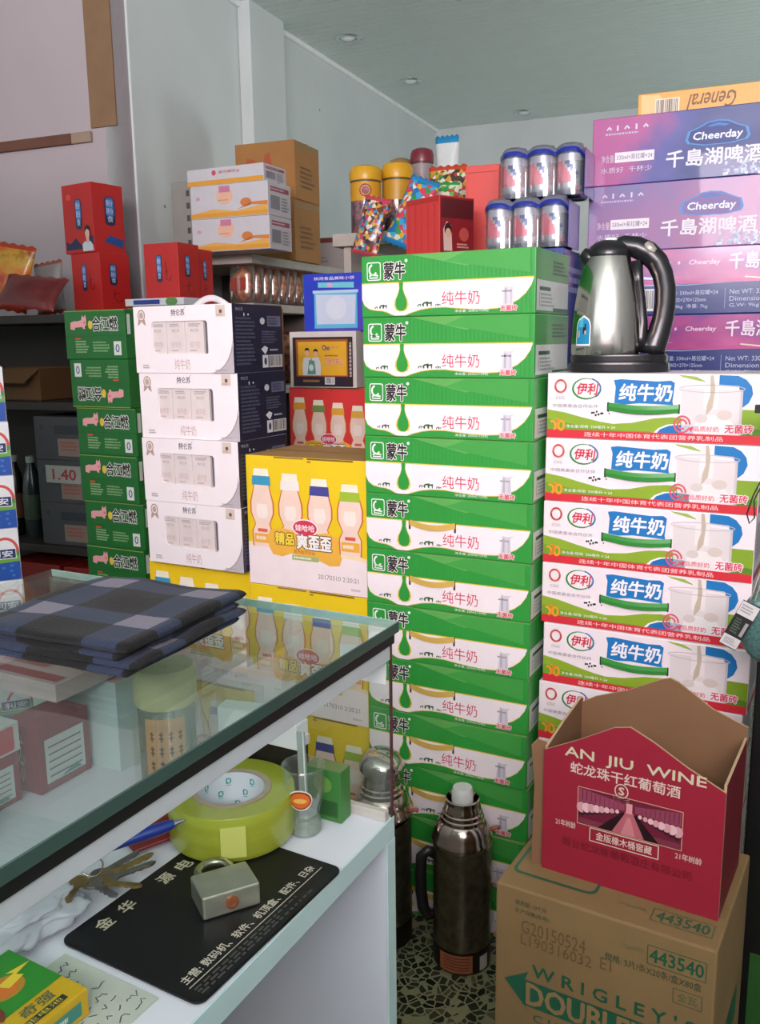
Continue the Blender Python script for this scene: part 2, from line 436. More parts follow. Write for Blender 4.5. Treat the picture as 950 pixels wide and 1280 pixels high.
# ================================================================= shelves
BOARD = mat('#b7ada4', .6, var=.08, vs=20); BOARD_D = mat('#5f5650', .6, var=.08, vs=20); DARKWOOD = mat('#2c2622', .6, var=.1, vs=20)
ws = thing('wall_shelf', 'long wall shelf unit along the left wall holding cartons and bread', 'shelf', RC, -RT)
for z in (1.455, 1.30, 1.02, .7, .38):
    b = box('shelf_board', .003, -3.0, z-.028, .40, -.7, z, BOARD, ws, .002)
for y in (-2.55, -1.65, -.72):
    box('bracket_panel', .004, y-.011, 0, .36, y+.011, 1.427, BOARD_D, ws, .002)
dr = thing('display_rack', 'pale low rack behind the centre stack carrying the candy jars', 'rack', RC, -RT)
box('top_board', .717, -3.05, 1.457, 1.33, -2.66, 1.495, BOARD, dr, .002)
box('side_panel', .745, -3.03, 0, .77, -2.68, 1.457, BOARD, dr, .002)
box('side_panel', 1.28, -3.03, 0, 1.305, -2.68, 1.457, BOARD, dr, .002)
box('shelf_board', .77, -3.03, .9, 1.28, -2.68, .93, BOARD, dr, .002)
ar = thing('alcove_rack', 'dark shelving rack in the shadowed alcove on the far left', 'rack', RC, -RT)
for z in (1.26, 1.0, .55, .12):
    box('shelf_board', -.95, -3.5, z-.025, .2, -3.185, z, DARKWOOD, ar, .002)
box('back_panel', -.945, -3.184, 0, .195, -3.178, 1.235, DARKWOOD, ar, .001)  # dark sheet added so the space behind the shelves looks shaded
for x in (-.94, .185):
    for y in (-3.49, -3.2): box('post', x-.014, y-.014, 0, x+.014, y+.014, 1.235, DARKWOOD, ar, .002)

# ================================================================= tall centre stack: green and white milk cartons
GW, GD, GH = .335, .205, .1099
GREEN = '#2f9a3c'
def green_milk(handle):
    w, d, h = GW, GD, GH
    t = thing('milk_carton', 'green and white milk carton', 'milk carton', group='green milk cartons in the tall centre stack')
    carton(t, w, d, h, mat(GREEN, .42, var=.05, vs=12, flute=.10, coat=.25), mat('#7d9b58', .6))
    p = Print(w, h)
    # pale upper facets of the green band
    p.poly([(.30,.99),(.62,.77),(.97,.99)], '#62ad56', 0); p.poly([(.5,.86),(.97,.62),(.97,.99),(.62,.99)], '#46a348', 1)
    # yellow line and white field with rounded corners, hills along the bottom
    wf = [(.004,.545),(.004,.30),(.02,.2),(.05,.14),(.09,.115),(.13,.105),(.16,.08),(.185,.045),(.20,.03),(.27,.03),(.31,.07),(.36,.11),(.42,.135),(.5,.14),
          (.58,.115),(.66,.095),(.74,.09),(.80,.10),(.86,.15),(.91,.22),(.95,.32),(.98,.45),(.992,.545)]
    p.poly([(x, y+.018) if y > .5 else (x, y-.012) for x, y in wf], '#e9c84c', 2); p.poly(wf, '#fbeef2', 3)
    p.poly([(.19,.035),(.28,.035),(.26,.02),(.21,.02)], '#fbeef2', 3)
    pp = p.build('printed_panel', t, FR(w, d))
    q = Print(w, h)
    def drop(s): return [(.245-.012*s,.56),(.245-.010*s,.46),(.245-.017*s,.38),(.245-.032*s,.28),(.245-.036*s,.2),(.245-.028*s,.125),(.245-.01*s,.095),(.245+.01*s,.095),(.245+.028*s,.125),
                         (.245+.036*s,.2),(.245+.032*s,.28),(.245+.017*s,.38),(.245+.010*s,.46),(.245+.012*s,.56)]
    q.poly([(x, y-.012) for x, y in drop(1.25)], '#e9c84c', 4); q.poly(drop(1), '#2f9a3c', 5)
    q.build('milk_drop', t, FR(w, d))
    g = Print(w, h)
    g.rrect(.036,.60,.122,.90,.004,'#f1f7ef',3); g.rrect(.041,.617,.117,.883,.003,'#2f9a3c',4)
    g.arc(.074,.775,.0075,.009,.0035,100,330,'#f1f7ef',5); g.stroke([(.052,.67),(.066,.70),(.08,.69),(.106,.68)], .003, '#f1f7ef', 5); g.rect(.052,.635,.106,.655,'#f1f7ef',5)
    g.text('蒙牛', .142,.61,.268,.885,'#2a1b22',4,bold=.035,outline='#f6f2f0',ow=.06)
    g.ell(.276,.90,.003,.003,'#f6f2f0',4,10)
    g.build('logo', t, FR(w, d))
    k = Print(w, h)
    k.text('纯牛奶', .485,.165,.70,.385,'#d6405c',4)
    k.text('净含量: 250mL×24包', .56,.045,.75,.09,'#f1f7ef',4)
    k.text('无菌砖', .815,.05,.905,.135,'#d84050',6,bold=.03,outline='#fbeef2',ow=.07)
    k.build('lettering', t, FR(w, d))
    c = Print(w, h)
    for x0, s in ((.085,.6), (.115,1.0), (.135,.9), (.345,.7), (.375,1.2), (.40,1.1), (.45,.6), (.465,.5)):
        y0 = .135 if x0 < .2 else .15
        c.poly([(x0,y0),(x0+.004*s,y0),(x0+.006*s,y0+.04*s),(x0+.018*s,y0+.04*s),(x0+.02*s,y0),(x0+.024*s,y0),(x0+.026*s,y0+.07*s),(x0+.004*s,y0+.06*s),(x0-.006*s,y0+.03*s)], '#2c5a30', 5)
    c.poly([(.825,.14),(.885,.14),(.88,.40),(.90,.44),(.86,.42),(.835,.44),(.83,.30)], '#d9d2dc', 4); c.rect(.838,.16,.848,.4,'#b8b2c0',5); c.rect(.868,.16,.876,.38,'#c6c0cc',5); c.rect(.82,.34,.875,.365,'#a6a0a8',5)
    c.build('picture', t, FR(w, d))
    s = Print(d, h)
    s.rect(.02,.05,.98,.52,'#cfd6cf',1); s.rect(.1,.36,.42,.42,'#2c5a30',2); s.rect(.1,.10,.11,.33,'#777777',2); s.smallprint(.14,.1,.55,.33,4,'#8a938c',2); s.rect(.5,.04,.98,.10,'#1d6a30',2)
    s.smallprint(.5,.62,.92,.86,4,'#3a6f48',1)
    s.build('side_print', t, SI(w, d))
    if handle:
        hp = Print(w, h); hp.rrect(.275,.405,.287,.585,.002,'#3a2f22',4); hp.rrect(.553,.405,.565,.585,.002,'#3a2f22',4)
        hp.build('handle_slot', t, FR(w, d))
        bm = bmesh.new(); n = 12; A = []
        for i in range(n+1):
            u = i/n; x = -w/2+w*(.28+.28*u); z = h*(.53-.06*math.sin(PI*u)); y = -d/2-.0012-.004*math.sin(PI*u)
            A.append([bm.verts.new((x, y, z-.0055)), bm.verts.new((x, y, z+.0055)), bm.verts.new((x, y+.0008, z+.0055)), bm.verts.new((x, y+.0008, z-.0055))])
        for i in range(n):
            for k2 in range(4): bm.faces.new((A[i][k2], A[i+1][k2], A[i+1][(k2+1) % 4], A[i][(k2+1) % 4]))
        bmesh.ops.recalc_face_normals(bm, faces=bm.faces)
        mesh_from('handle', bm, mat('#d8b25a', .45), t)
    return t
gx, gy, gth = -.028, 1.709, 27.5
def pallet(x, y, w, d, h, th, label):
    t = thing('pallet', label, 'pallet', corner_to_centre(x, y, w, d, th)+(0,), -rad(th), 'pallets under the stacks')
    for k in range(4): box('slat', -w/2, -d/2+d*.25*k+.004, h-.018, w/2, -d/2+d*.25*(k+1)-.004, h, mat('#8d7350', .7, var=.1), t)
    for k in (-.44, 0, .44): box('runner', k*w-.02, -d/2, 0, k*w+.02, d/2, h-.018, mat('#7d6344', .7, var=.1), t)
gA = green_milk(False); gB = green_milk(True); usedA = usedB = False
goff = [(-.001,0,-.3),(.0,0,.2),(.001,0,.3),(.001,-.003,.3),(.001,-.002,-.3),(.001,.0,.2),(.001,0,.4),(.001,0,-.3),(.0,0,.3),(.003,0,-.5),(0,0,.4),(.002,0,0)]
for i in range(12):
    z = (GH+.00045)*(11-i)
    ox, oy, r = goff[i]
    lab = f'green and white milk carton, {ORD[i]} in the tall centre stack'
    src = gA if i < 4 else gB
    cx, cy = corner_to_centre(gx+ox, gy+oy, GW, GD, gth+r)
    if (i < 4 and not usedA) or (i >= 4 and not usedB):
        o = src; o.location = (cx, cy, z); o.rotation_euler = (0, 0, -rad(gth+r)); o['label'] = lab
        if i < 4: usedA = True
        else: usedB = True
    else: dup(src, (cx, cy, z), -rad(gth+r), lab)

# ================================================================= right stack: white, green and blue milk cartons with a red strip
YW, YD, YH = .358, .158, .1137
def white_milk():
    w, d, h = YW, YD, YH
    t = thing('milk_carton', 'white milk carton', 'milk carton', group='white milk cartons with red strip in the right stack')
    carton(t, w, d, h, mat('#f6e9ee', .4, var=.02, vs=12, flute=.05, coat=.2), mat('#e8dfe2', .5))
    p = Print(w, h)
    p.poly([(.003,.13),(.003,.44),(.09,.40),(.18,.33),(.27,.27),(.33,.245),(.42,.27),(.52,.345),(.60,.37),(.645,.36),(.645,.13)], '#8fae2e', 1)
    p.poly([(.003,.13),(.003,.30),(.12,.23),(.25,.17),(.35,.15),(.5,.15),(.52,.13)], '#74a02c', 2)
    p.poly([(.90,.13),(.90,.50),(.997,.50),(.997,.13)], '#86a82c', 1); p.poly([(.90,.13),(.90,.26),(.997,.22),(.997,.13)], '#5d8a24', 2)
    p.poly([(.535,.13),(.55,.19),(.59,.24),(.64,.26),(.70,.25),(.70,.13)], '#1570b8', 3); p.poly([(.52,.13),(.54,.20),(.58,.26),(.64,.28),(.64,.265),(.59,.245),(.55,.19),(.535,.13)], '#f8eef2', 4)
    p.poly([(.62,.985),(.70,.96),(.75,.88),(.70,.91),(.64,.955)], '#9cb84e', 1)
    p.rect(.003,.01,.997,.135,'#d92e3c',5)
    p.build('printed_panel', t, FR(w, d))
    b = Print(w, h)
    b.poly([(.80,.985),(.80,.85),(.885,.835),(.895,.62),(.905,.53),(.93,.60),(.945,.72),(.938,.83),(.915,.92),(.88,.975)], '#1878bd', 2)
    b.poly([(.645,.14),(.640,.80),(.90,.78),(.905,.14)], '#e3d9da', 3)
    b.arc(.77,.79,.051,.006,.0012,0,360,'#c4bcc0',5,24); b.rect(.738,.50,.80,.985,'#efe5e4',4); b.poly([(.75,.40),(.778,.52),(.785,.80),(.775,.98),(.762,.98),(.765,.7),(.752,.55)], '#c6b6a4', 5)
    b.poly([(.70,.14),(.71,.36),(.76,.42),(.84,.40),(.87,.30),(.89,.14)], '#efe7e6', 4); b.ell(.83,.42,.012,.008,'#d8cac2',5); b.ell(.73,.36,.010,.007,'#d8ccc8',5)
    b.rect(.893,.14,.904,.78,'#cfc5c8',5)
    b.build('milk_glass_picture', t, FR(w, d))
    g = Print(w, h)
    for k in range(6): g.arc(.067,.80,.0095,.0105,.0035,60*k,60*k+75,'#c94a4a' if k % 2 else '#dc6a5e',2,8)
    g.text('COC', .045,.60,.09,.645,'#8a8a94',2)
    g.ell(.192,.765,.0245,.0185,'#2f8a3c',2); g.ell(.196,.77,.0225,.0165,'#f6e9ee',3); g.arc(.196,.768,.0245,.018,.0022,-50,70,'#2e6fae',3)
    g.text('伊利', .146,.68,.246,.85,'#d02c46',4,bold=.03,shear=.12)
    g.poly([(.332,.56),(.336,.80),(.326,.90),(.36,.915),(.44,.90),(.53,.885),(.59,.90),(.607,.865),(.60,.60),(.604,.545),(.54,.555),(.45,.565),(.38,.54)], '#1a78bf', 3)
    g.text('纯牛奶', .352,.60,.592,.845,'#f8f2f6',5,bold=.03,shear=.1)
    g.build('logo', t, FR(w, d))
    x = Print(w, h)
    x.text('中国奥委会合作伙伴', .03,.475,.255,.53,'#8c8a98',2)
    x.text('净含量/规格: 250毫升 × 24', .10,.165,.34,.215,'#f4f6e8',6)
    x.text('连续十年中国体育代表团营养乳制品', .19,.04,.83,.11,'#f6dcdc',7)
    x.text('无菌砖', .835,.165,.955,.285,'#d84a60',7,bold=.03,outline='#fbeef2',ow=.07)
    x.text('品质好奶', .70,.175,.81,.25,'#dc6a7a',7,bold=.02,outline='#fbeef2',ow=.05)
    x.arc(.648,.27,.0125,.0135,.003,0,330,'#d85a6a',7,16); x.arc(.648,.27,.007,.0075,.003,0,300,'#d85a6a',7,12); x.poly([(.675,.22),(.70,.24),(.69,.16)], '#d84a5a', 7)
    x.arc(.03,.19,.006,.008,.004,120,-60,'#f0a030',7,10); x.stroke([(.045,.29),(.062,.285),(.05,.14)], .0045, '#ee8a28', 7); x.arc(.075,.20,.005,.008,.004,0,360,'#f0a030',7,12)
    x.build('lettering', t, FR(w, d))
    c = Print(w, h); r = random.Random(3)
    c.poly([(.225,.34),(.232,.34),(.236,.40),(.27,.40),(.275,.34),(.282,.34),(.285,.44),(.255,.47),(.23,.45)], '#fbf3f5', 5)
    for k in range(7): c.ell(.228+.008*k+r.uniform(-.003,.003),.385+r.uniform(-.02,.05),.0018,.0022,'#2a242a',6,6)
    c.ell(.305,.44,.0015,.002,'#3a343a',6,6); c.ell(.31,.40,.0012,.0016,'#3a343a',6,6)
    c.build('cow_picture', t, FR(w, d))
    s = Print(d, h); s.rect(.02,.135,.98,.98,'#d8cfd4',1); s.rect(.02,.02,.98,.135,'#b42a36',1); s.smallprint(.1,.3,.9,.85,8,'#8a8490',2); s.build('side_print', t, SI(w, d))
    bm = bmesh.new(); n = 14; A = []
    for i in range(n+1):
        u = i/n; xx = -w/2+w*(.305+.325*u); z = h*(.505-.03*math.sin(PI*u)-.01*u); y = -d/2-.0015-.007*math.sin(PI*u); hh = .0068
        A.append([bm.verts.new((xx, y, z-hh)), bm.verts.new((xx, y-.0012, z)), bm.verts.new((xx, y, z+hh)), bm.verts.new((xx, y+.001, z+hh)), bm.verts.new((xx, y+.001, z-hh))])
    for i in range(n):
        for k2 in range(5): bm.faces.new((A[i][k2], A[i+1][k2], A[i+1][(k2+1) % 5], A[i][(k2+1) % 5]))
    bmesh.ops.recalc_face_normals(bm, faces=bm.faces)
    hd = mesh_from('handle', bm, mat('#3c9440', .4), t)
    hs = Print(w, h); hs.rrect(.298,.43,.308,.57,.0015,'#1e3a20',4); hs.rrect(.625,.42,.635,.56,.0015,'#1e3a20',4); hs.build('handle_slot', t, FR(w, d))
    return t
ym = white_milk(); yx, yy, yth = .298, 1.588, 28.3
pallet(.291, 1.59, .34, .15, .0845, 28.3, 'hidden wooden pallet under the right stack of white milk cartons')
yoff = [(.001,0,0),(0,0,.3),(-.001,0,.2),(-.001,0,-.4),(.003,-.005,.5),(-.003,-.004,.2),(-.002,-.004,0),(-.002,-.003,.4),(-.002,-.003,0)]
for i in range(9):
    z = .085+(YH+.0004)*(8-i); ox, oy, r = yoff[i]; cx, cy = corner_to_centre(yx+ox, yy+oy, YW, YD, yth+r)
    lab = f'white and green milk carton with red strip, {ORD[i]} under the kettle'
    if i == 0: ym.location = (cx, cy, z); ym.rotation_euler = (0, 0, -rad(yth+r)); ym['label'] = lab
    else: dup(ym, (cx, cy, z), -rad(yth+r), lab)

# ================================================================= white premium milk cartons with a window
WW, WD, WH = .261, .181, .1397
def premium_milk():
    w, d, h = WW, WD, WH
    t = thing('premium_milk_carton', 'white carton', 'milk carton', group='white windowed milk cartons on the left stack')
    bm = bmesh.new()
    x0, x1, z0, z1 = -w/2+.185*w, -w/2+.755*w, .285*h, .77*h
    hole = []
    def cr(cx, cz, r, a0):
        for k in range(7): a = rad(a0+15*k); hole.append((cx+r*math.cos(a), cz+r*math.sin(a)))
    cr(x1-.007, z1-.007, .007, 0); cr(x0+.007, z1-.007, .007, 90); cr(x0+.016, z0+.016, .016, 180); cr(x1-.004, z0+.004, .004, 270)
    yf = -d/2
    outer = [bm.verts.new(v) for v in ((-w/2, yf, 0), (w/2, yf, 0), (w/2, yf, h), (-w/2, yf, h))]
    inner = [bm.verts.new((x, yf, z)) for x, z in hole]
    es = [bm.edges.new((outer[i], outer[(i+1) % 4])) for i in range(4)] + [bm.edges.new((inner[i], inner[(i+1) % len(inner)])) for i in range(len(inner))]
    bmesh.ops.triangle_fill(bm, use_beauty=True, use_dissolve=False, edges=es)
    for f in list(bm.faces):
        c = f.calc_center_median()
        if x0+.02 < c.x < x1-.02 and z0+.02 < c.z < z1-.02: bm.faces.remove(f)
    back = [bm.verts.new((x, yf+.012, z)) for x, z in hole]; n = len(hole)
    for i in range(n): bm.faces.new((inner[i], inner[(i+1) % n], back[(i+1) % n], back[i]))
    f = bm.faces.new(back); f.material_index = 2
    B = [bm.verts.new(v) for v in ((-w/2, d/2, 0), (w/2, d/2, 0), (w/2, d/2, h), (-w/2, d/2, h))]
    for q, mi in (((outer[1], B[1], B[2], outer[2]), 1), ((B[0], outer[0], outer[3], B[3]), 0), ((outer[3], outer[2], B[2], B[3]), 0), ((B[0], B[1], outer[1], outer[0]), 0), ((B[1], B[0], B[3], B[2]), 0)):
        f = bm.faces.new(q); f.material_index = mi
    bmesh.ops.recalc_face_normals(bm, faces=bm.faces)
    mesh_from('carton', bm, [mat('#f8eff2', .35, var=.015, coat=.15), mat('#23243a', .4, var=.05), mat('#6a6a70', .6)], t)
    for k in range(3):
        a = x0-.012+k*.0495; e = a+.0485
        a = max(a, x0-.010); br = box('milk_brick', a, yf+.0035, z0-.006, min(e, x1+.002), yf+.0115, z1+.006, mat('#e2d6d4', .4), t, .0012)
        p = Print(e-a, z1-z0); p.smallprint(.2,.82,.85,.93,2,'#9a9494',0,k); p.text('特仑苏', .3,.66,.72,.76,'#a89c9a'); p.text('纯牛奶', .25,.18,.78,.38,'#cdb4ac'); p.smallprint(.25,.06,.75,.14,1,'#b8aaa8')
        p.build('brick_print', br, ((a, yf+.0035, z0), (1,0,0), (0,0,1)), .0003)
    g = Print(w, h)
    g.text('特仑苏', .40,.85,.535,.945,'#5e5a64',1,bold=.015); g.stroke([(.40,.84),(.40,.93)], .0008, '#8a868e', 1); g.stroke([(.53,.95),(.545,.975)], .0008, '#8a868e', 1)
    g.text('纯牛奶', .41,.05,.57,.21,'#cbb0aa',1)
    g.smallprint(.075,.06,.16,.13,2,'#a8a0a4',1); g.smallprint(.82,.03,.97,.055,1,'#9a9498',2)
    g.rect(.845,.82,.935,.985,'#dccabf',1); g.rect(.88,.87,.905,.92,'#6e4a42',2); g.smallprint(.85,.83,.93,.86,1,'#b8a49a',2)
    g.build('lettering', t, FR(w, d))
    b = Print(w, h); b.ell(.085,.865,.0105,.0125,'#b49c90',1); b.ell(.085,.865,.0078,.0095,'#f4e8e6',2); b.ell(.085,.865,.0058,.007,'#bfa99e',3)
    b.poly([(.05,.80),(.085,.84),(.12,.80),(.128,.71),(.10,.745),(.085,.78),(.07,.745),(.042,.71)], '#b49c90', 0); b.build('seal', t, FR(w, d))
    a = Print(w, h); pts = [(.76,.004)]
    for k in range(13): s_ = k/12; pts.append((.76+.235*math.sin(s_*PI/2), .004+.53*(1-math.cos(s_*PI/2))))
    a.poly(pts+[(.997,.004)], '#ab9fa6', 0); a.poly([(x+.012, y-.008) if i not in (0, 13) else (x, y) for i, (x, y) in enumerate(pts)][1:-1]+[(.997,.004)], '#c2b8be', 1)
    a.build('corner_panel', t, FR(w, d))
    s = Print(d, h)
    s.text('特仑苏', .06,.90,.2,.95,'#b8b8c4',1); s.smallprint(.05,.1,.44,.82,13,'#5a5c70',1,4); s.ell(.22,.85,.002,.004,'#d8d8e0',2,8); s.ell(.30,.85,.003,.002,'#d8d8e0',2,8)
    s.ell(.58,.76,.009,.007,'#c8c8d0',1); s.rect(.68,.68,.96,.84,'#6a6c84',1); s.smallprint(.70,.70,.94,.82,3,'#2c2e44',2); s.smallprint(.56,.42,.92,.62,5,'#62647a',1,9)
    s.poly([(.54,.34),(.58,.30),(.62,.26),(.66,.31),(.68,.36),(.61,.39)], '#d8d8e0', 1); s.smallprint(.72,.30,.95,.35,1,'#c0c0cc',1)
    s.rect(.56,.06,.68,.25,'#d8d8dc',1); s.ell(.62,.155,.005,.008,'#3a4468',2); s.barcode(.70,.06,.98,.25,1,bg='#d4d0d0',seed=5)
    s.build('side_print', t, SI(w, d))
    tube('carry_handle', [(-.05+.0085*k, .01, h-.004+.022*math.sin(PI*k/12)) for k in range(13)], .0035, mat('#e6dfe2', .4), t, 6, flat=2.2)
    return t
wm = premium_milk()
wx, wy, wth = -.524, 1.966, 27.5; z0w = .133+.2770*2+.001
woff = [(-.002,0,0),(.002,0,-.6),(.0,-.002,.4),(.002,-.003,.6)]
for i in range(4):
    z = z0w + (WH+.0007)*(3-i); ox, oy, r = woff[i]; cx, cy = corner_to_centre(wx+ox, wy+oy, WW, WD, wth+r)
    lab = f'white milk carton with clear window, {ORD[i]} of the four'
    if i == 0:
        wm.location = (cx, cy, z); wm.rotation_euler = (0, 0, -rad(wth+r)); wm['label'] = lab
    else:
        o = dup(wm, (cx, cy, z), -rad(wth+r), lab)
        for c in list(o.children):
            if c.name.startswith('carry_handle'): bpy.data.objects.remove(c)

# ================================================================= yellow and red drink boxes (bottles printed on the front)
def drink_box(name, w, d, h, base, low, label, group, hats):
    t = thing(name, label, 'drink carton', group=group)
    carton(t, w, d, h, mat(base, .42, var=.03, vs=10, coat=.15), mat('#b98a52', .7, var=.08, vs=14))
    p = Print(w, h)
    pts = [(.003,.30)]
    for k in range(13): u = k/12; pts.append((.003+.994*u, .30-.05*u+.02*math.sin(u*9)))
    p.poly([(x, y+.03) for x, y in pts[1:]]+[(.997,.003),(.003,.003)], '#fbe0b4' if low else base, 0)
    p.poly(pts[1:]+[(.997,.003),(.003,.003)], '#fbe8ea' if low else base, 1)
    p.build('printed_panel', t, FR(w, d))
    b = Print(w, h)
    for i, hat in enumerate(hats):
        cx = .135+.245*i; y = .90-.025*i; k = .105
        def bot(s): return [(cx-k*s*.85,.30),(cx-k*s*.9,.42),(cx-k*s*.62,.475),(cx-k*s*1.0,.56),(cx-k*s*1.0,.64),(cx-k*s*.78,.72),(cx-k*s*.62,y-.11),
                            (cx+k*s*.62,y-.11),(cx+k*s*.78,.72),(cx+k*s*1.0,.64),(cx+k*s*1.0,.56),(cx+k*s*.62,.475),(cx+k*s*.9,.42),(cx+k*s*.85,.30)]
        b.poly(bot(1.0), '#d8743c', 2); b.poly([(cx+(x-cx)*.88, yy) for x, yy in bot(1.0)], '#f7d8c8', 3)
        b.poly([(cx-k*.5,.56),(cx-k*.3,.52),(cx+k*.3,.52),(cx+k*.5,.56),(cx+k*.4,.63),(cx-k*.4,.63)], '#fbeae0', 4)
        b.poly([(cx-k*.78,y-.125),(cx+k*.78,y-.125),(cx+k*.72,y-.055),(cx-k*.72,y-.055)], hat, 4); b.poly([(cx-k*.66,y-.055),(cx+k*.66,y-.055),(cx+k*.58,y),(cx-k*.58,y)], '#fbf0dc', 4)
        b.rect(cx-k*.7,.33,cx+k*.7,.40,'#f2b044',4); b.smallprint(cx-k*.55,.34,cx+k*.55,.39,1,'#fbeede',5); b.rect(cx-k*.4,.415,cx+k*.4,.44,'#e0604a',4)
    b.build('bottle_picture', t, FR(w, d))
    s = Print(w, h)
    s.poly([(.19,.30),(.22,.25),(.30,.24),(.38,.27),(.50,.25),(.62,.235),(.70,.205),(.78,.215),(.80,.27),(.77,.34),(.78,.42),(.70,.455),(.56,.43),(.44,.44),(.30,.46),(.20,.44),(.17,.37)], '#f4b848', 5)
    s.ell(.50,.475,.11*w,.0155*w/.24,'#fbeef0',6); s.ell(.50,.475,.10*w,.0135*w/.24,'#d83c58',7); s.text('娃哈哈', .42,.45,.58,.50,'#fbeef0',8,bold=.02)
    s.text('精品', .245,.335,.405,.425,'#f8d848',6,bold=.05,outline='#5a3414',ow=.06); s.text('爽歪歪', .43,.315,.715,.425,'#fbf4f0',6,bold=.05,outline='#5a3414',ow=.06)
    s.text('营养酸奶饮品', .40,.275,.58,.305,'#b05a28',6); s.rect(.385,.225,.61,.262,'#a8b878',6); s.smallprint(.40,.23,.60,.257,1,'#f4f6e4',7)
    s.text('20170310 2:20:21', .60,.10,.93,.135,'#8a8088',3); s.smallprint(.87,.03,.97,.06,1,'#c8bcc0',3)
    s.build('lettering', t, FR(w, d))
    q = Print(w, h); q.rect(.53,.965,.56,.975,'#8a5a20',1); q.rect(.25,.985,.5,.997,'#9a7a3a',1); q.rect(.53,.985,.9,.997,'#7a5a2a',1); q.build('flap_edge', t, FR(w, d))
    return t
DW, DD, DH = .287, .19, .2767
yb = drink_box('drink_carton', DW, DD, DH, '#f3cf1c', True, '', 'yellow drink cartons', ['#3f9cc0', '#f4ece6', '#4a4a96', '#a8c43c'])
YL = (-.535, 2.0, 27.5); YR = (-.281, 1.854, 27.5)
pallet(-.537, 2.001, .28, .19, .1328, 27.5, 'hidden wooden pallet under the white windowed cartons')
pallet(-.281, 1.855, .28, .19, .110, 27.5, 'hidden wooden pallet under the yellow drink cartons')
first = True
for nm, (x, y, th), n, where in (('right', YR, 3, 'beside the green stack'), ('left', YL, 2, 'under the white windowed cartons')):
    for i in range(n):
        z = (.1103 if nm == 'right' else .1331)+(DH+.0003)*(n-1-i); a = th+[0, .3, -.3, .3][i]; cx, cy = corner_to_centre(x-.001*i, y, DW, DD, a)
        lab = f'yellow drink carton with bottle picture, {ORD[i]} {where}'
        if first: yb.location = (cx, cy, z); yb.rotation_euler = (0, 0, -rad(a)); yb['label'] = lab; first = False
        else: dup(yb, (cx, cy, z), -rad(a), lab)
rb = drink_box('drink_carton', .24, .165, .262, '#e63c3c', False, 'red drink carton with bottle picture behind the yellow one, topmost of its stack', 'red drink cartons', ['#f2a83c', '#7f9a54', '#f0b03c', '#e8b048'])
RX, RY = -.245, 2.455
for i in range(4):
    cx, cy = corner_to_centre(RX, RY, .24, .165, 25); z = (.262+.0004)*(3-i)
    if i == 0: rb.location = (cx, cy, z); rb.rotation_euler = (0, 0, -rad(25))
    else: dup(rb, (cx, cy, z), -rad(25), f'red drink carton {ORD[i]} of the red stack behind the yellow one')
rtop = .2624*4+.0005
# snack box with a picture of two people, and blue box, on top of the red one
t = thing('snack_box', 'small brown snack box with yellow picture panel standing on the red drink carton', 'box', corner_to_centre(-.238, 2.44, .2, .12, 25)+(rtop,), -rad(25))
w, d, h = .2, .12, .1475
carton(t, w, d, h, mat('#d8d0cc', .5), None)
p = Print(w, h); p.rect(.05,.02,.95,.90,'#33201c',1); p.rect(.10,.02,.88,.86,'#a8552c',2); p.rect(.13,.22,.86,.82,'#eab02c',3); p.rect(.10,.02,.88,.2,'#2c2034',3); p.barcode(.53,.06,.68,.19,4); p.rect(.2,.1,.45,.14,'#8a6a3c',4)
p.rect(.90,.2,.93,.8,'#d8c8c0',3); p.smallprint(.895,.2,.935,.8,9,'#3a2a2c',4); p.build('printed_panel', t, FR(w, d))
p = Print(w, h)
for cx, yy in ((.27,.66), (.40,.64)):
    p.poly([(cx-.07,.22),(cx-.075,.42),(cx-.045,.54),(cx+.045,.54),(cx+.075,.42),(cx+.07,.22)], '#d6d8dc', 4); p.ell(cx,yy-.04,.0065,.0085,'#e2b08c',5); p.poly([(cx-.035,yy-.02),(cx-.03,yy+.035),(cx,yy+.055),(cx+.03,yy+.035),(cx+.037,yy-.02),(cx+.02,yy+.005),(cx-.02,yy+.01)], '#2a1e1c', 6)
p.poly([(.27,.24),(.40,.24),(.38,.48),(.30,.5)], '#5a9a8c', 5); p.ell(.33,.36,.007,.009,'#dcdce0',6); p.build('picture', t, FR(w, d))
p = Print(w, h); p.text('Cho', .50,.67,.61,.755,'#34307a',4,bold=.04); p.text('饼干', .62,.69,.76,.74,'#c0787a',4); p.text('巧克力夹心', .53,.41,.80,.53,'#d05a5c',4,bold=.02,outline='#f0d8b0'); p.smallprint(.54,.55,.80,.59,1,'#7a4a3c',4)
p.build('lettering', t, FR(w, d))
t = thing('snack_box', 'blue snack box with pale panel, on top of the brown snack box', 'box', corner_to_centre(-.195, 2.435, .17, .1, 22)+(rtop+.148,), -rad(22))
w, d, h = .172, .1, .148
carton(t, w, d, h, blend_mat('blue_print', ['#1c3ab4', '#2a3cc0', '#6a48b0'], 5, .35, .3), None)
p = Print(w, h); p.rect(.18,.05,.90,.70,'#58b4d8',1); p.poly([(.22,.12),(.86,.12),(.88,.62),(.21,.64)], '#c6cfe4', 2); p.rect(.16,.66,.92,.71,'#b4cfe8',3); p.poly([(.25,.76),(.85,.74),(.85,.84),(.25,.85)], '#6ec4d4', 1); p.ell(.45,.80,.009,.005,'#e0a0c0',2)
p.ell(.55,.4,.03,.03,'#d4d8e8',3); p.build('printed_panel', t, FR(w, d))
p = Print(w, h); p.text('休闲食品美味小饼', .18,.885,.86,.945,'#d8d0e8',1,bold=.02); p.build('lettering', t, FR(w, d))

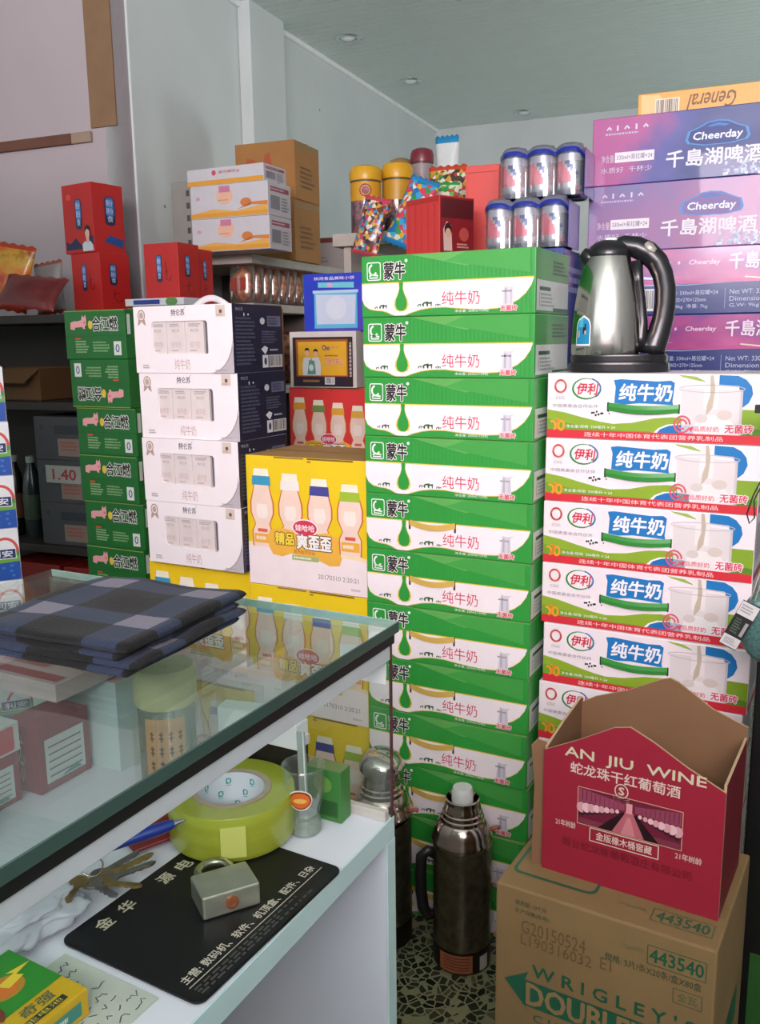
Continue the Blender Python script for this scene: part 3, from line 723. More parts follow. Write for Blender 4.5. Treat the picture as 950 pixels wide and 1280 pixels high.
# ================================================================= beer cartons
BW, BD, BH = .43, .27, .1527
BLUEA = blend_mat('beer_blue', ['#143a94', '#1a3f9a', '#1c4aa6', '#5a58a8', '#c060a0'], 3.4, .4, .2, stretch=(1.6, 1, 2.6))
def face_panel(c0, c1, c2, name, sx=1.0):
    """print running from one colour at the left end to another at the right"""
    m = bpy.data.materials.new(name); m.use_nodes = True; nt = m.node_tree; b = nt.nodes['Principled BSDF']; N = nt.nodes.new; L = nt.links.new
    tc = N('ShaderNodeTexCoord'); sp = N('ShaderNodeSeparateXYZ'); L(tc.outputs['Object'], sp.inputs[0])
    nz = N('ShaderNodeTexNoise'); nz.inputs['Scale'].default_value = 9; nz.inputs['Detail'].default_value = 3; L(tc.outputs['Object'], nz.inputs['Vector'])
    a = N('ShaderNodeMath'); a.operation = 'MULTIPLY_ADD'; a.inputs[1].default_value = 2.2*sx; a.inputs[2].default_value = .25; L(sp.outputs['X'], a.inputs[0])
    z = N('ShaderNodeMath'); z.operation = 'MULTIPLY_ADD'; z.inputs[1].default_value = -2.0; L(sp.outputs['Z'], z.inputs[0]); L(a.outputs[0], z.inputs[2])
    q = N('ShaderNodeMath'); q.operation = 'MULTIPLY_ADD'; q.inputs[1].default_value = .8; L(nz.outputs['Fac'], q.inputs[0]); L(z.outputs[0], q.inputs[2])
    r = N('ShaderNodeValToRGB'); e = r.color_ramp.elements; e[0].color = lin(c0); e[0].position = .02; e[1].color = lin(c2); e[1].position = .62
    n = e.new(.3); n.color = lin(c1); L(q.outputs[0], r.inputs[0]); L(r.outputs[0], b.inputs['Base Color'])
    b.inputs['Roughness'].default_value = .4; b.inputs['Coat Weight'].default_value = .25
    return m
def beer(label, face, deep):
    w, d, h = BW, BD, BH
    t = thing('beer_carton', label, 'beer carton', group='beer cartons stacked at the right')
    carton(t, w, d, h, face, mat('#27408a', .5))
    p = Print(w, h)
    def sh(k): return [(.655+(x-.71)*k, .63+(y-.74)*k) for x, y in [(.54,.60),(.525,.66),(.54,.80),(.60,.86),(.65,.93),(.71,.95),(.77,.93),(.82,.86),(.88,.80),(.895,.66),(.88,.60),(.79,.555),(.63,.555)]]
    p.poly(sh(.88), '#3f8ad0', 1); p.poly(sh(.80), deep, 2)
    p.poly([(.60,.74),(.655,.775),(.715,.74),(.69,.72),(.655,.735),(.62,.72)], '#2f72c4', 3)
    p.text('Cheerday', .53,.52,.775,.66,'#e9edf8',3,bold=.025,shear=.12)
    p.build('logo', t, FR(w, d))
    p = Print(w, h); p.text('千島湖啤酒', .40,.19,.885,.43,'#e6e2ee',3,bold=.025)
    p.build('lettering', t, FR(w, d)); p = Print(w, h); r = random.Random(5)
    for k in range(60):
        x = r.uniform(.70, .99); y = r.uniform(.02, .20+.5*max(0, x-.85)); p.ell(x, y, r.uniform(.002,.007), r.uniform(.002,.006), r.choice(('#c8d0e4','#a8b4d4','#dfe4ee')), 1+k*.02, 6)
    p.build('splash_picture', t, FR(w, d))['kind'] = 'stuff'
    p = Print(w, h)
    p.rect(.125,.33,.335,.48,'#efe4ea',1); p.text('330ml×易拉罐×24', .135,.365,.325,.45,'#4a4a80',2); p.text('净含量', .05,.335,.12,.45,'#dcc0d8',1,bold=.01)
    p.text('水质好  千杯少', .05,.18,.325,.265,'#d8cee4',1)
    for k, x in enumerate((.09,.135,.185,.235,.285)):
        p.stroke([(x,.80),(x,.88)] if k % 2 else [(x-.012,.82),(x,.86),(x+.012,.82)], .004, '#dcd0e6', 1)
    p.smallprint(.07,.73,.31,.78,1,'#c4b8dc',1); p.build('information_panel', t, FR(w, d))
    return t
def beer_end(label):
    w, d, h = BW, BD, BH
    t = thing('beer_carton', label, 'beer carton', group='beer cartons stacked at the right')
    carton(t, w, d, h, mat('#1a3278', .3, var=.1, vs=9, coat=.6), mat('#27408a', .5))
    p = Print(w, h, .25, .6)
    p.rect(.003,.50,.997,.985, blend_mat('beer_band', ['#6a3f96', '#b04a90', '#c85a98', '#4a50a0'], 6, .25, .6, stretch=(1, 1, 2)), 0)
    p.poly([(.003,.50),(.3,.53),(.6,.50),(.997,.54),(.997,.47),(.5,.46),(.003,.47)], '#c44a90', 1); p.poly([(.28,.60),(.38,.57),(.50,.575),(.37,.54),(.28,.56)], '#cfe4f0', 2)
    p.poly([(.30,.47),(.55,.45),(.8,.47),(.55,.435),(.30,.445)], '#9ab4da', 2); p.poly([(.85,.55),(.95,.52),(.99,.53),(.95,.50),(.85,.53)], '#e8dcc0', 2)
    p.build('printed_band', t, FR(w, d))
    p = Print(w, h, .3, .4); p.text('Cheerday', .56,.725,.72,.815,'#ead4e8',3,bold=.02,shear=.12); p.text('千島湖', .77,.66,.995,.90,'#ecdcea',3,bold=.02)
    for k, x in enumerate((.36,.41,.46,.51)): p.ell(x,.78,.003,.004,'#e0c4e0',3,8)
    p.build('lettering', t, FR(w, d))
    p = Print(w, h, .3, .4); p.barcode(.32,.06,.385,.40,2,seed=3)
    for k, tx in enumerate(('净含量: 330ml×易拉罐×24', '规格: 402×270×125mm', '毛重: 9kg  净重: 7kg')): p.text(tx, .43,.29-.105*k,(.72,.66,.67)[k],.365-.105*k,'#c4cce8',2)
    for k, tx in enumerate(('Net WT: 330ml', 'Dimension', 'G.W: 9kg')): p.text(tx, .78,.29-.105*k,(.99,.95,.93)[k],.36-.105*k,'#b8c4e4',2)
    p.rect(.755,.08,.758,.38,'#8a9ccc',2); p.build('information_panel', t, FR(w, d))
    return t
bx, by, bth = .517, 2.265, 24
c1 = beer('dark blue beer carton, topmost of its stack under the yellow and red box', face_panel('#b04c90', '#4a4a9c', '#102f7c', 'beer_face_blue', 1.7), '#102f7c')
c2 = beer('faded purple beer carton, second from the top of its stack behind the kettle', face_panel('#5478ac', '#8a66a0', '#a2689a', 'beer_face_purple', .5), '#7c64a2')
c3 = beer_end('')
for i in range(11):
    cx, cy = corner_to_centre(bx+[.004,0,-.004,-.004,0,0,0,0,0,0,0][i], by, BW, BD, bth+[.3,-.4,.2,0,0,0,0,0,0,0,0][i]); z = (BH+.0003)*(10-i)
    if i < 3: o = (c1, c2, c3)[i]; o.location = (cx, cy, z); o.rotation_euler = (0, 0, -rad(bth))
    else: o = dup(c3, (cx, cy, z), -rad(bth))
    if i >= 2: o['label'] = f'shrink-wrapped blue and purple beer carton, {ORD[i]} behind the kettle'
# yellow and red box lying upside down on top
t = thing('confection_box', 'yellow box with a red end and upside-down brown script on the top beer carton', 'box', corner_to_centre(bx+.115, by+.02, .40, .15, 23)+((BH+.0003)*11,), -rad(23))
w, d, h = .40, .15, .06
carton(t, w, d, h, mat('#eaa94e', .4, var=.03, coat=.1), None)
p = Print(w, h); p.rect(.70,.004,.997,.996,'#c8342c',1); p.poly([(.02,.2),(.2,.3),(.12,.9),(.02,.95)], '#f2c888', 1); p.build('printed_panel', t, FR(w, d))
p = Print(w, h); p.text('General', .30,.20,.56,.80,'#7a4a20',2,shear=.25,rot=PI,bold=-.01); p.build('lettering', t, FR(w, d))
p = Print(w, h); p.barcode(.10,.05,.24,.75,2,bg='#f0dcc8',seed=8); p.build('barcode', t, FR(w, d))

# ================================================================= columns behind the centre stack
def plain_column(x, y, th, w, d, h, n, m, label, cat='carton', group=None, name='carton_box'):
    t = None
    for i in range(n):
        cx, cy = corner_to_centre(x, y, w, d, th); z = (h+.0004)*(n-1-i); lab = label.format(ORD[i])
        if t is None:
            t = thing(name, lab, cat, (cx, cy, z), -rad(th), group); carton(t, w, d, h, m, None)
            p = Print(d, h); p.smallprint(.1,.55,.8,.85,3,'#a8b4d8',1); p.barcode(.6,.1,.9,.4,1); p.build('side_print', t, SI(w, d))
        else: dup(t, (cx, cy, z), -rad(th), lab)
plain_column(.020, 2.30, 24, .24, .38, .2291, 6, mat('#9a7a52', .7, var=.08), 'brown carton under the red gift boxes behind the centre stack, {}', group='brown cartons behind the centre stack')
plain_column(.246, 2.20, 24, .20, .34, .2291, 6, mat('#22348c', .35, var=.05, coat=.3), 'navy blue carton under the silver can packs, {} of its column', group='navy cartons under the can packs')
ZT = .2295*6+.0005
# red gift boxes on the brown column
def gift_box(name, label, w, d, h, loc, rz, m='#cf2b30', emblem=True):
    t = thing(name, label, 'gift box', loc, rz, 'red gift boxes')
    carton(t, w, d, h, mat(m, .45, var=.05, vs=12), None, bev=.0015)
    return t
t = gift_box('gift_box', 'red gift box turned corner-on among the candy bags above the centre stack', .125, .115, .135, (.158, 2.315, ZT), -rad(52), '#d23a3a')
p = Print(.125, .135); p.rect(.02,.90,.98,.985,'#b82c2c',1)
for k in range(5): p.stroke([(.1+.19*k,.04),(.1+.19*k,.88)], .0015, '#b83030', 1)
p.build('printed_panel', t, FR(.125, .115))
p = Print(.115, .135); p.rect(.02,.02,.98,.98,'#8a2028',1); p.rect(.04,.62,.96,.95,'#5a1a1e',2); p.poly([(.12,.05),(.10,.42),(.2,.56),(.33,.5),(.36,.05)], '#d8b8b0', 3); p.ell(.24,.42,.012,.016,'#3a1c1c',4); p.ell(.24,.36,.009,.011,'#d8a890',5)
p.ell(.7,.35,.016,.016,'#c05048',3); p.smallprint(.5,.1,.9,.2,2,'#d8a8a0',3); p.build('side_print', t, SI(.125, .115))
t = gift_box('gift_box', 'tall plain red gift box standing left of the silver can packs', .088, .07, .232, (.285, 2.435, ZT), -rad(20), '#dd4a44')
p = Print(.088, .232); p.rect(.04,.92,.96,.93,'#b83030',1); p.rect(.05,.3,.06,.9,'#c43a36',1); p.build('printed_panel', t, FR(.088, .07))

# shrink-wrapped six packs of cans
def can_mesh():
    bm = bmesh.new(); r, h, n = .0325, .122, 32
    S_ = .93
    prof = [(.0, .004), (.022, .004), (.025, 0), (r, .012)] + [(r, .012+.0935*k/11) for k in range(1, 12)] + [(.0275, .117), (.0262, h), (.0245, h), (.024, .118), (0, .117)]
    rings = []
    for rr, z in prof: rings.append([bm.verts.new((max(rr, .0005)*math.cos(2*PI*i/n), max(rr, .0005)*math.sin(2*PI*i/n), z*S_)) for i in range(n)])
    for j in range(len(prof)-1):
        for i in range(n):
            f = bm.faces.new((rings[j][i], rings[j][(i+1) % n], rings[j+1][(i+1) % n], rings[j+1][i])); f.smooth = True
            z = (prof[j][1]+prof[j+1][1])/2; a = ((i+.5)/n*360-270+180) % 360-180    # angle from the front
            mi = 0
            if .013 < z < .106:
                if z > .094: mi = 1
                elif z > .084: mi = 3
                else:
                    q = a/90 + (z-.05)*14
                    mi = 2 if -.9 < q < .2 else 4 if .2 <= q < .42 else 1 if .42 <= q < .62 and z > .05 else 0
                    if z < .03 and abs(a) < 40: mi = 4
            f.material_index = mi
    me = bpy.data.meshes.new('can'); bm.to_mesh(me); bm.free()
    for m in (mat('#b9bcc0', .25, .85), mat('#1f2f7c', .3, .2), mat('#e0607a', .35, .1), mat('#bdbcc6', .3, .4), mat('#b6b2bc', .28, .6)): me.materials.append(m)
    return me
CAN = can_mesh(); FILM = clear_mat('shrink_film', '#f2f2f6', .10, .06, .06); FILMB = mat('#1a2c96', .3, coat=.5)
def six_pack(label, loc, rz):
    t = thing('can_pack', label, 'can pack', loc, rz, 'shrink-wrapped can packs')
    for i in range(3):
        for j in range(2):
            o = link(bpy.data.objects.new('can', CAN), t); o.location = (-.066+.066*i, -.033+.066*j, .0012); o.rotation_euler = (0, 0, rad(-14+rnd.uniform(-6, 6)) if j == 0 else 1)
    # film: follows the three front cans with hollows between them, domed over the tops
    bm = bmesh.new(); n = 48; cols = []
    for i in range(n+1):
        x = -.1005+.201*i/n; dip = abs(math.sin(x/.066*PI + PI/2)); g = .010*(1-dip)**1.5
        edge = max(0, abs(x)-.085)/.016
        y = -.0672+g+.018*edge**2; zt = .1160-g*.9-.012*edge**2
        cols.append([bm.verts.new((x, y, .0008)), bm.verts.new((x, y-.0004, .06)), bm.verts.new((x, y+.001, .096-g*.3)), bm.verts.new((x, y+.012, zt-.002)), bm.verts.new((x, 0, zt+.0008)), bm.verts.new((x, .066, zt-.004)), bm.verts.new((x, .0675, .0008))])
    for i in range(n):
        for k in range(6): f = bm.faces.new((cols[i][k], cols[i+1][k], cols[i+1][k+1], cols[i][k+1])); f.smooth = True
    mesh_from('shrink_film', bm, FILM, t)
    # blue printed film on top and on the right end
    bm = bmesh.new(); cols = []
    for i in range(n+1):
        x = -.1005+.201*i/n; dip = abs(math.sin(x/.066*PI + PI/2)); g = .010*(1-dip)**1.5; edge = max(0, abs(x)-.085)/.016; zt = .1165-g*.9-.012*edge**2
        y = -.0555+g
        cols.append([bm.verts.new((x, -.0678+g+.018*edge**2, zt-.020)), bm.verts.new((x, -.0665+g+.018*edge**2, zt-.0105)), bm.verts.new((x, y, zt)), bm.verts.new((x, 0, zt+.001)), bm.verts.new((x, .066, zt-.0035))])
    for i in range(n):
        for k in range(4):
            f = bm.faces.new((cols[i][k], cols[i+1][k], cols[i+1][k+1], cols[i][k+1])); f.smooth = True; f.material_index = 1 if k == 1 else 0
    mesh_from('top_film', bm, [FILMB, mat('#85869a', .3, .3, coat=.4)], t)
    box('end_film', .1008, -.055, .001, .1022, .064, .104, FILMB, t, .0004)
    return t
cx, cy = corner_to_centre(.249, 2.19, .2, .135, 24)
six_pack('shrink-wrapped pack of silver and pink cans, the lower one standing beside the tall red box', (cx, cy, ZT), -rad(24))
cx, cy = corner_to_centre(.288, 2.215, .2, .135, 23)
six_pack('shrink-wrapped pack of silver and pink cans, the upper one beside the beer carton', (cx, cy, ZT+.1185), -rad(23))

# ================================================================= electric kettle
kx, ky, kz = .405, 1.612, .085+(YH+.0004)*9
t = thing('electric_kettle', 'stainless steel electric kettle with black handle on the right milk stack', 'kettle', (kx, ky, kz), rad(-14))
BLK = mat('#17151a', .28, coat=.2)
def oval(x0, x1, ry, n=40): return [((x0+x1)/2+(x1-x0)/2*math.copysign(abs(math.cos(2*PI*k/n))**.8, math.cos(2*PI*k/n)), ry*math.copysign(abs(math.sin(2*PI*k/n))**.8, math.sin(2*PI*k/n))) for k in range(n)]
prism('power_base', oval(-.064, .112, .064), 0, .017, BLK, t, .003)
prism('foot', oval(-.060, .108, .060), .0172, .030, BLK, t, .002)
kprof = [(.0585, .030), (.0595, .034), (.0595, .05), (.058, .085), (.0545, .12), (.049, .155), (.0425, .182), (.037, .198)]
lathe('body', kprof, mat('#c9c2bd', .17, 1.0, var=.02), t, 64, cap=False)
lathe('lid', [(.037, .196), (.0385, .203), (.034, .214), (.024, .222), (.012, .226), (0, .227)], BLK, t, 40)
prism('lid_button', [(-.006,-.006),(.012,-.008),(.026,0),(.012,.008),(-.006,.006)], .2235, .2295, mat('#9a968e', .3, .6), t, .0015)
tube('spout', [(-.026, -.004, .19), (-.036, -.006, .20), (-.045, -.008, .207)], .017, BLK, t, 14, taper=[1.0, .85, .5])
hp = [(.004, 0, .217), (.024, 0, .2175), (.046, 0, .213), (.066, 0, .203), (.082, 0, .187), (.092, 0, .166), (.0975, 0, .142), (.0985, 0, .117), (.096, 0, .092), (.0905, 0, .068), (.083, 0, .046), (.076, 0, .030)]
tube('handle', hp, .0135, BLK, t, 16, taper=[.6, .95, 1.1, 1.15, 1.12, 1.05, 1.05, 1.05, 1.08, 1.15, 1.3, 1.5], flat=1.25)
tube('handle_root', [(.056, 0, .034), (.060, 0, .06), (.062, 0, .085), (.058, 0, .12), (.052, 0, .155), (.046, 0, .19)], .010, BLK, t, 12, taper=[1.5, 1.2, .9, .8, .9, 1.2])
tube('handle_inlay', [(p_[0]-.0105, -.012, p_[2]-.002) for p_ in hp[4:11]], .003, mat('#6a5c58', .25, .4), t, 8)
o = lathe('handle_cap', [(0, -.006), (.011, -.003), (.0135, .003), (.010, .008), (0, .010)], mat('#b8b0a8', .35, .3), t, 24); o.location = (.068, -.006, .209); o.rotation_euler = (rad(24), rad(38), 0)
# round-topped sticker following the body
bm = bmesh.new(); ro = []
def kr(z):
    for (r0, a0), (r1, a1) in zip(kprof, kprof[1:]):
        if a0 <= z <= a1: return r0+(r1-r0)*(z-a0)/(a1-a0)
    return kprof[-1][0]
STK = [mat('#f0f4f6', .35), mat('#2a90c4', .35), mat('#56b8d8', .35), mat('#3a2420', .4), mat('#e8b088', .4)]
for layer, (mi, shr) in enumerate(((0, 1.0), (1, .88))):
    grid = []
    for j in range(9):
        v = j/8; hw = (.27 if v < .6 else .27*math.sqrt(max(0, 1-((v-.6)/.4)**2)))*shr; row = []
        for i in range(9):
            ang = rad(-90)-.72+hw*(i/8*2-1); z = .072+(.052*shr)*(v-.5)*1.0; rr = kr(z)+.0006+.0003*layer
            row.append(bm.verts.new((rr*math.cos(ang), rr*math.sin(ang), z)))
        grid.append(row)
    for j in range(8):
        for i in range(8):
            f = bm.faces.new((grid[j][i], grid[j][i+1], grid[j+1][i+1], grid[j+1][i])); f.smooth = True
            f.material_index = mi if layer == 0 else (2 if j > 4 and i in (1,2,3) else 3 if (j, i) in ((4,5),(4,4),(5,5),(3,4)) else 4 if (j, i) in ((3,5),(3,1),(2,1)) else 1)
mesh_from('sticker', bm, STK, t)

# ================================================================= green cartons with a pig, left
PW, PD, PH = .205, .15, .1255
def pig_carton():
    w, d, h = PW, PD, PH
    t = thing('food_carton', '', 'food carton', group='green cartons with pink pig')
    carton(t, w, d, h, mat('#176a28', .4, var=.05, coat=.25), mat('#3d7a3c', .5))
    p = Print(w, h); p.rect(.004,.47,.996,.485,'#146022',1); p.rect(.006,.975,.994,.99,'#8fae4a',1); p.build('fold_line', t, FR(w, d))
    p = Print(w, h)
    p.poly([(.10,.62),(.105,.75),(.16,.78),(.24,.78),(.29,.80),(.31,.90),(.335,.85),(.365,.91),(.375,.80),(.37,.70),(.34,.66),(.35,.62),(.31,.625),(.30,.66),(.18,.65),(.17,.60),(.13,.61)], '#eda9ab', 2)
    p.ell(.34,.75,.004,.003,'#d8787e',3,8); p.build('pig_picture', t, FR(w, d))
    p = Print(w, h); p.ell(.435,.70,.0075,.011,'#e8c83c',2); p.build('yellow_dot', t, FR(w, d)); p = Print(w, h); p.text('合江燃', .47,.58,.88,.85,'#141a14',2,bold=.03,outline='#e8ece4',ow=.06); p.build('lettering', t, FR(w, d))
    p = Print(w, h); p.rect(.17,.40,.26,.44,'#d0502c',2); p.smallprint(.17,.12,.40,.39,5,'#9cc48c',2,3); p.smallprint(.46,.14,.74,.37,4,'#8cba80',2,4); p.rect(.80,.08,.92,.36,'#dfe6e0',2); p.arc(.86,.22,.005,.009,.003,0,360,'#2a4a7a',3,12); p.build('information_panel', t, FR(w, d))
    s = Print(d, h); s.smallprint(.2,.1,.8,.4,4,'#3f8a48',1); s.rect(.04,.5,.12,.9,'#cfd8cf',1); s.build('side_print', t, SI(w, d))
    return t
pg = pig_carton(); pxl, pyl = -.815, 2.40
poff = [(-.010,0,-1),(-.004,0,1),(.004,0,0),(.002,0,.6),(.008,0,-.3),(.004,0,.5),(.008,0,0),(.006,0,0),(.006,0,0),(.006,0,0)]
for i in range(10):
    ox, oy, r = poff[i]; cx, cy = corner_to_centre(pxl+ox, pyl+oy, PW, PD, 27+r); z = (PH+.0004)*(9-i)
    lab = f'green carton with pink pig, {ORD[i]} in its stack'
    if i == 0: pg.location = (cx, cy, z); pg.rotation_euler = (0, 0, -rad(27+r)); pg['label'] = lab
    else:
        o = dup(pg, (cx, cy, z), -rad(27+r), lab)
        if i == 1:      # this one lies upside down
            o.location.z = z+PH; o.rotation_euler = (0, PI, -rad(27+r)); o['label'] = 'green carton with pink pig lying upside down in its stack'

# ================================================================= blue and green milk cartons at the left edge
def edge_carton():
    w, d, h = .30, .17, .118
    t = thing('milk_carton', '', 'milk carton', group='blue and green milk cartons at the left edge')
    carton(t, w, d, h, mat('#e4e8ea', .4, coat=.2), None)
    p = Print(w, h); p.rect(.004,.01,.996,.42,'#1c50a8',1); p.poly([(.004,.36),(.2,.5),(.5,.56),(.8,.50),(.996,.62),(.996,.36),(.6,.30),(.3,.36)], '#3f8a3c', 2); p.poly([(.5,.42),(.8,.40),(.996,.48),(.996,.36),(.6,.33)], '#6aa83c', 3)
    r = random.Random(2)
    for k in range(24): p.ell(r.uniform(.02,.98), r.uniform(.05,.3), .004, .003, '#3c78c8', 2, 6)
    p.build('printed_panel', t, FR(w, d))
    p = Print(w, h); p.arc(.90,.56,.026,.03,.006,0,180,'#d0504c',4); p.rect(.76,.42,.975,.62,'#e6eaf0',5); p.rect(.765,.435,.97,.605,'#1c2c60',6); p.text('利安', .79,.46,.95,.58,'#e8ecf4',7,bold=.02); p.build('logo', t, FR(w, d))
    s = Print(d, h); s.rect(.01,.01,.99,.99,'#232a48',1); s.smallprint(.1,.2,.9,.8,6,'#5a6488',2); s.build('side_print', t, SI(w, d))  # navy sheet puts the shadow on this side into its colour
    return t
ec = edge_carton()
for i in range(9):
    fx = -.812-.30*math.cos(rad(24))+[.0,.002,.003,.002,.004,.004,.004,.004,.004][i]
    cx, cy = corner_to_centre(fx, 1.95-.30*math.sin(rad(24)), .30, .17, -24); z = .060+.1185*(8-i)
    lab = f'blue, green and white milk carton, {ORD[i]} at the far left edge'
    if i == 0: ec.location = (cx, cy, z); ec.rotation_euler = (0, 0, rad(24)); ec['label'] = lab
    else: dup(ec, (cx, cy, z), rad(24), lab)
pallet(-.812-.29*math.cos(rad(24)), 1.952-.29*math.sin(rad(24)), .28, .17, .0595, -24, 'hidden wooden pallet under the milk cartons at the far left edge')

# ================================================================= goods on the wall shelf
S1, S2 = 1.4555, 1.3005
def room_thing(name, label, cat, x, y, z, rz=0, group=None): return thing(name, label, cat, rw(x, y, z), -RT+rad(rz), group)
def biscuit_carton(label, x, y, z, rz, w, d, h, lid=False):
    t = room_thing('biscuit_carton', label, 'carton', x, y, z, rz, 'white and orange cartons on the wall shelf')
    carton(t, w, d, h, mat('#c9c6cc', .5, var=.03), None)
    p = Print(w, h)
    if lid: p.rect(.004,.03,.996,.30,'#dd9a30',1)
    else:
        p.rect(.004,.03,.996,.16,'#dd9a30',1); p.poly([(.004,.16),(.3,.28),(.6,.18),(.996,.34),(.996,.16)], '#e0aa58', 1); p.poly([(.6,.22),(.8,.34),(.996,.30),(.996,.42),(.8,.42)], '#d8803c', 2)
    p.build('printed_panel', t, FR(w, d))
    p = Print(w, h)
    if lid: p.ell(.36,.70,.008,.008,'#c04a5a',1); p.text('康师傅饼业', .42,.62,.70,.80,'#c04a5a',1)
    else: p.ell(.45,.66,.03,.026,'#e6b49a',1); p.rect(.38,.76,.52,.95,'#c87a9c',2); p.ell(.72,.42,.02,.013,'#d07a3c',2); p.ell(.10,.62,.008,.006,'#c89ab0',1); p.smallprint(.36,.5,.54,.56,1,'#b88a7a',2)
    p.build('lettering', t, FR(w, d))
    s = Print(d, h); s.rect(.1,.72,.9,.86,'#a04a5c',1); s.smallprint(.12,.75,.88,.83,1,'#d8c8cc',2); s.rect(.1,.2,.5,.6,'#8a8a92',1); s.smallprint(.56,.15,.9,.6,5,'#8a8488',1); s.build('side_print', t, SI(w, d))
wb_, db_ = .285, .14; bxr, byr = .255+wb_/2, -3.12+db_/2
biscuit_carton('white and orange carton, lowest of three at the near end of the wall shelf', bxr, byr, S1, -1, wb_, db_, .1)
biscuit_carton('white and orange carton, middle of three at the near end of the wall shelf', bxr, byr, S1+.1005, -1.6, wb_, db_, .1)
biscuit_carton('shallow white lid carton with red lettering, topmost of three on the wall shelf', bxr-.012, byr, S1+.201, -2.5, wb_, db_*.95, .052, True)
t = room_thing('slim_carton', 'slim grey carton standing between the wall and the orange-striped cartons', 'carton', .195, -2.99, S1, 4)
carton(t, .075, .2, .225, mat('#8f8c86', .6, var=.05), None, seam=False)
p = Print(.075, .225)
for k in range(5): p.rect(.72,.12+.17*k,.88,.20+.17*k,'#3c3c40',1)
p.build('printed_panel', t, FR(.075, .2))
def brown_carton(label, x, y, z, rz, w, d, h):
    t = room_thing('cardboard_carton', label, 'carton', x, y, z, rz, 'brown cartons on the wall shelf')
    carton(t, w, d, h, mat('#a8743f', .7, var=.07, vs=10), mat('#8d6234', .7))
    p = Print(w, h); p.poly([(.42,.35),(.50,.78),(.58,.82),(.66,.4),(.6,.3)], '#b0522c', 1); p.poly([(.14,.35),(.2,.75),(.34,.7),(.32,.32)], '#b0522c', 1); p.build('printed_panel', t, FR(w, d))
    s = Print(d, h); s.rect(.02,.86,.98,.98,'#96703c',1); s.smallprint(.2,.2,.8,.6,5,'#7a5428',1); s.build('side_print', t, SI(w, d))
brown_carton('brown cardboard carton under another one on the wall shelf', .29, -2.62, S1, 0, .25, .2, .21)
brown_carton('brown cardboard carton on top of another, highest on the wall shelf', .30, -2.62, S1+.2105, 1.5, .235, .2, .195)
t = room_thing('pastry_box', 'white box with a red lid strip at the far part of the wall shelf', 'box', .2, -1.95, S1, 0)
carton(t, .24, .25, .15, mat('#c2b6b4', .6), mat('#7e3a30', .6)); p = Print(.24, .15); p.rect(.004,.86,.996,.99,'#8a3c32',1); p.smallprint(.3,.3,.7,.5,2,'#9a8a90',1); p.build('printed_panel', t, FR(.24, .25))
# bread in glossy bags on the second shelf
BAG = clear_mat('bread_film', '#f6efe6', .12, .12, .05)
def bread_meshes():
    bm = bmesh.new(); n, m = 12, 14; g = []
    for j in range(m+1):
        v = j/m; e = max(.12, math.sin(PI*min(max((v-.06)/.88, 0), 1))**.35); row = []
        for i in range(n):
            a = 2*PI*i/n; r = 1+.08*math.sin(7*v*PI+2*a)
            row.append(bm.verts.new((.022*e*r*math.cos(a), .038*e*r*math.sin(a), .115*v)))
        g.append(row)
    for j in range(m):
        for i in range(n): f = bm.faces.new((g[j][i], g[j][(i+1) % n], g[j+1][(i+1) % n], g[j+1][i])); f.smooth = True
    bm.faces.new(list(reversed(g[0]))); bm.faces.new(g[-1])
    a = bpy.data.meshes.new('bread'); bm.to_mesh(a); bm.free(); a.materials.append(blend_mat('bread_crust', ['#7a3218', '#b05a28', '#d8904c', '#98421e'], 40, .35, .3))
    bm = bmesh.new(); g = []
    for j in range(m+1):
        v = j/m; flat = abs(v-.5)*2; row = []
        for i in range(n):
            t_ = 2*PI*i/n; k = 1.16+.05*math.sin(9*v+5*t_); th_ = .024*k*(1-flat**6*.85); wd = .041*k
            row.append(bm.verts.new((th_*math.cos(t_), wd*math.sin(t_), -.004+.123*v)))
        g.append(row)
    for j in range(m):
        for i in range(n): f = bm.faces.new((g[j][i], g[j][(i+1) % n], g[j+1][(i+1) % n], g[j+1][i])); f.smooth = True
    b = bpy.data.meshes.new('wrapper'); bm.to_mesh(b); bm.free(); b.materials.append(BAG)
    bm = bmesh.new(); bbox(bm, -.0255, -.03, .036, -.0248, .03, .078); c = bpy.data.meshes.new('paper_label'); bm.to_mesh(c); bm.free(); c.materials.append(mat('#a83a2c', .5))
    return a, b, c
BR = bread_meshes()
for i in range(12):
    y = -2.96+.058*i
    t = thing('bread_pack', f'glossy bag of brown bread, {NTH[i]} from the near end of the wall shelf row', 'bread', rw(.335, y, S2+.0045+(.004 if i > 3 else 0)), -RT+PI/2+rad(rnd.uniform(-2, 2)), 'bagged bread in a row on the wall shelf')
    t.rotation_euler.x = 0; t.rotation_euler.y = rad(3 if i < 4 else 9)
    for nm, me in zip(('bread', 'wrapper', 'paper_label'), BR): link(bpy.data.objects.new(nm, me), t)
for i, c in enumerate(('#8a2a20', '#a84a2a', '#6a2418')):
    t = room_thing('snack_pack', ('dark red', 'orange-brown', 'maroon')[i]+' snack pack on the lowest visible wall shelf behind the red drink carton', 'snack pack', .33, -2.8+.2*i, 1.0205, 20)
    carton(t, .1, .13, .19, blend_mat('snack_print', [c, '#3a1410', '#c08a5a', c], 14, .3, .4), None, 'pouch', .012, seam=False)

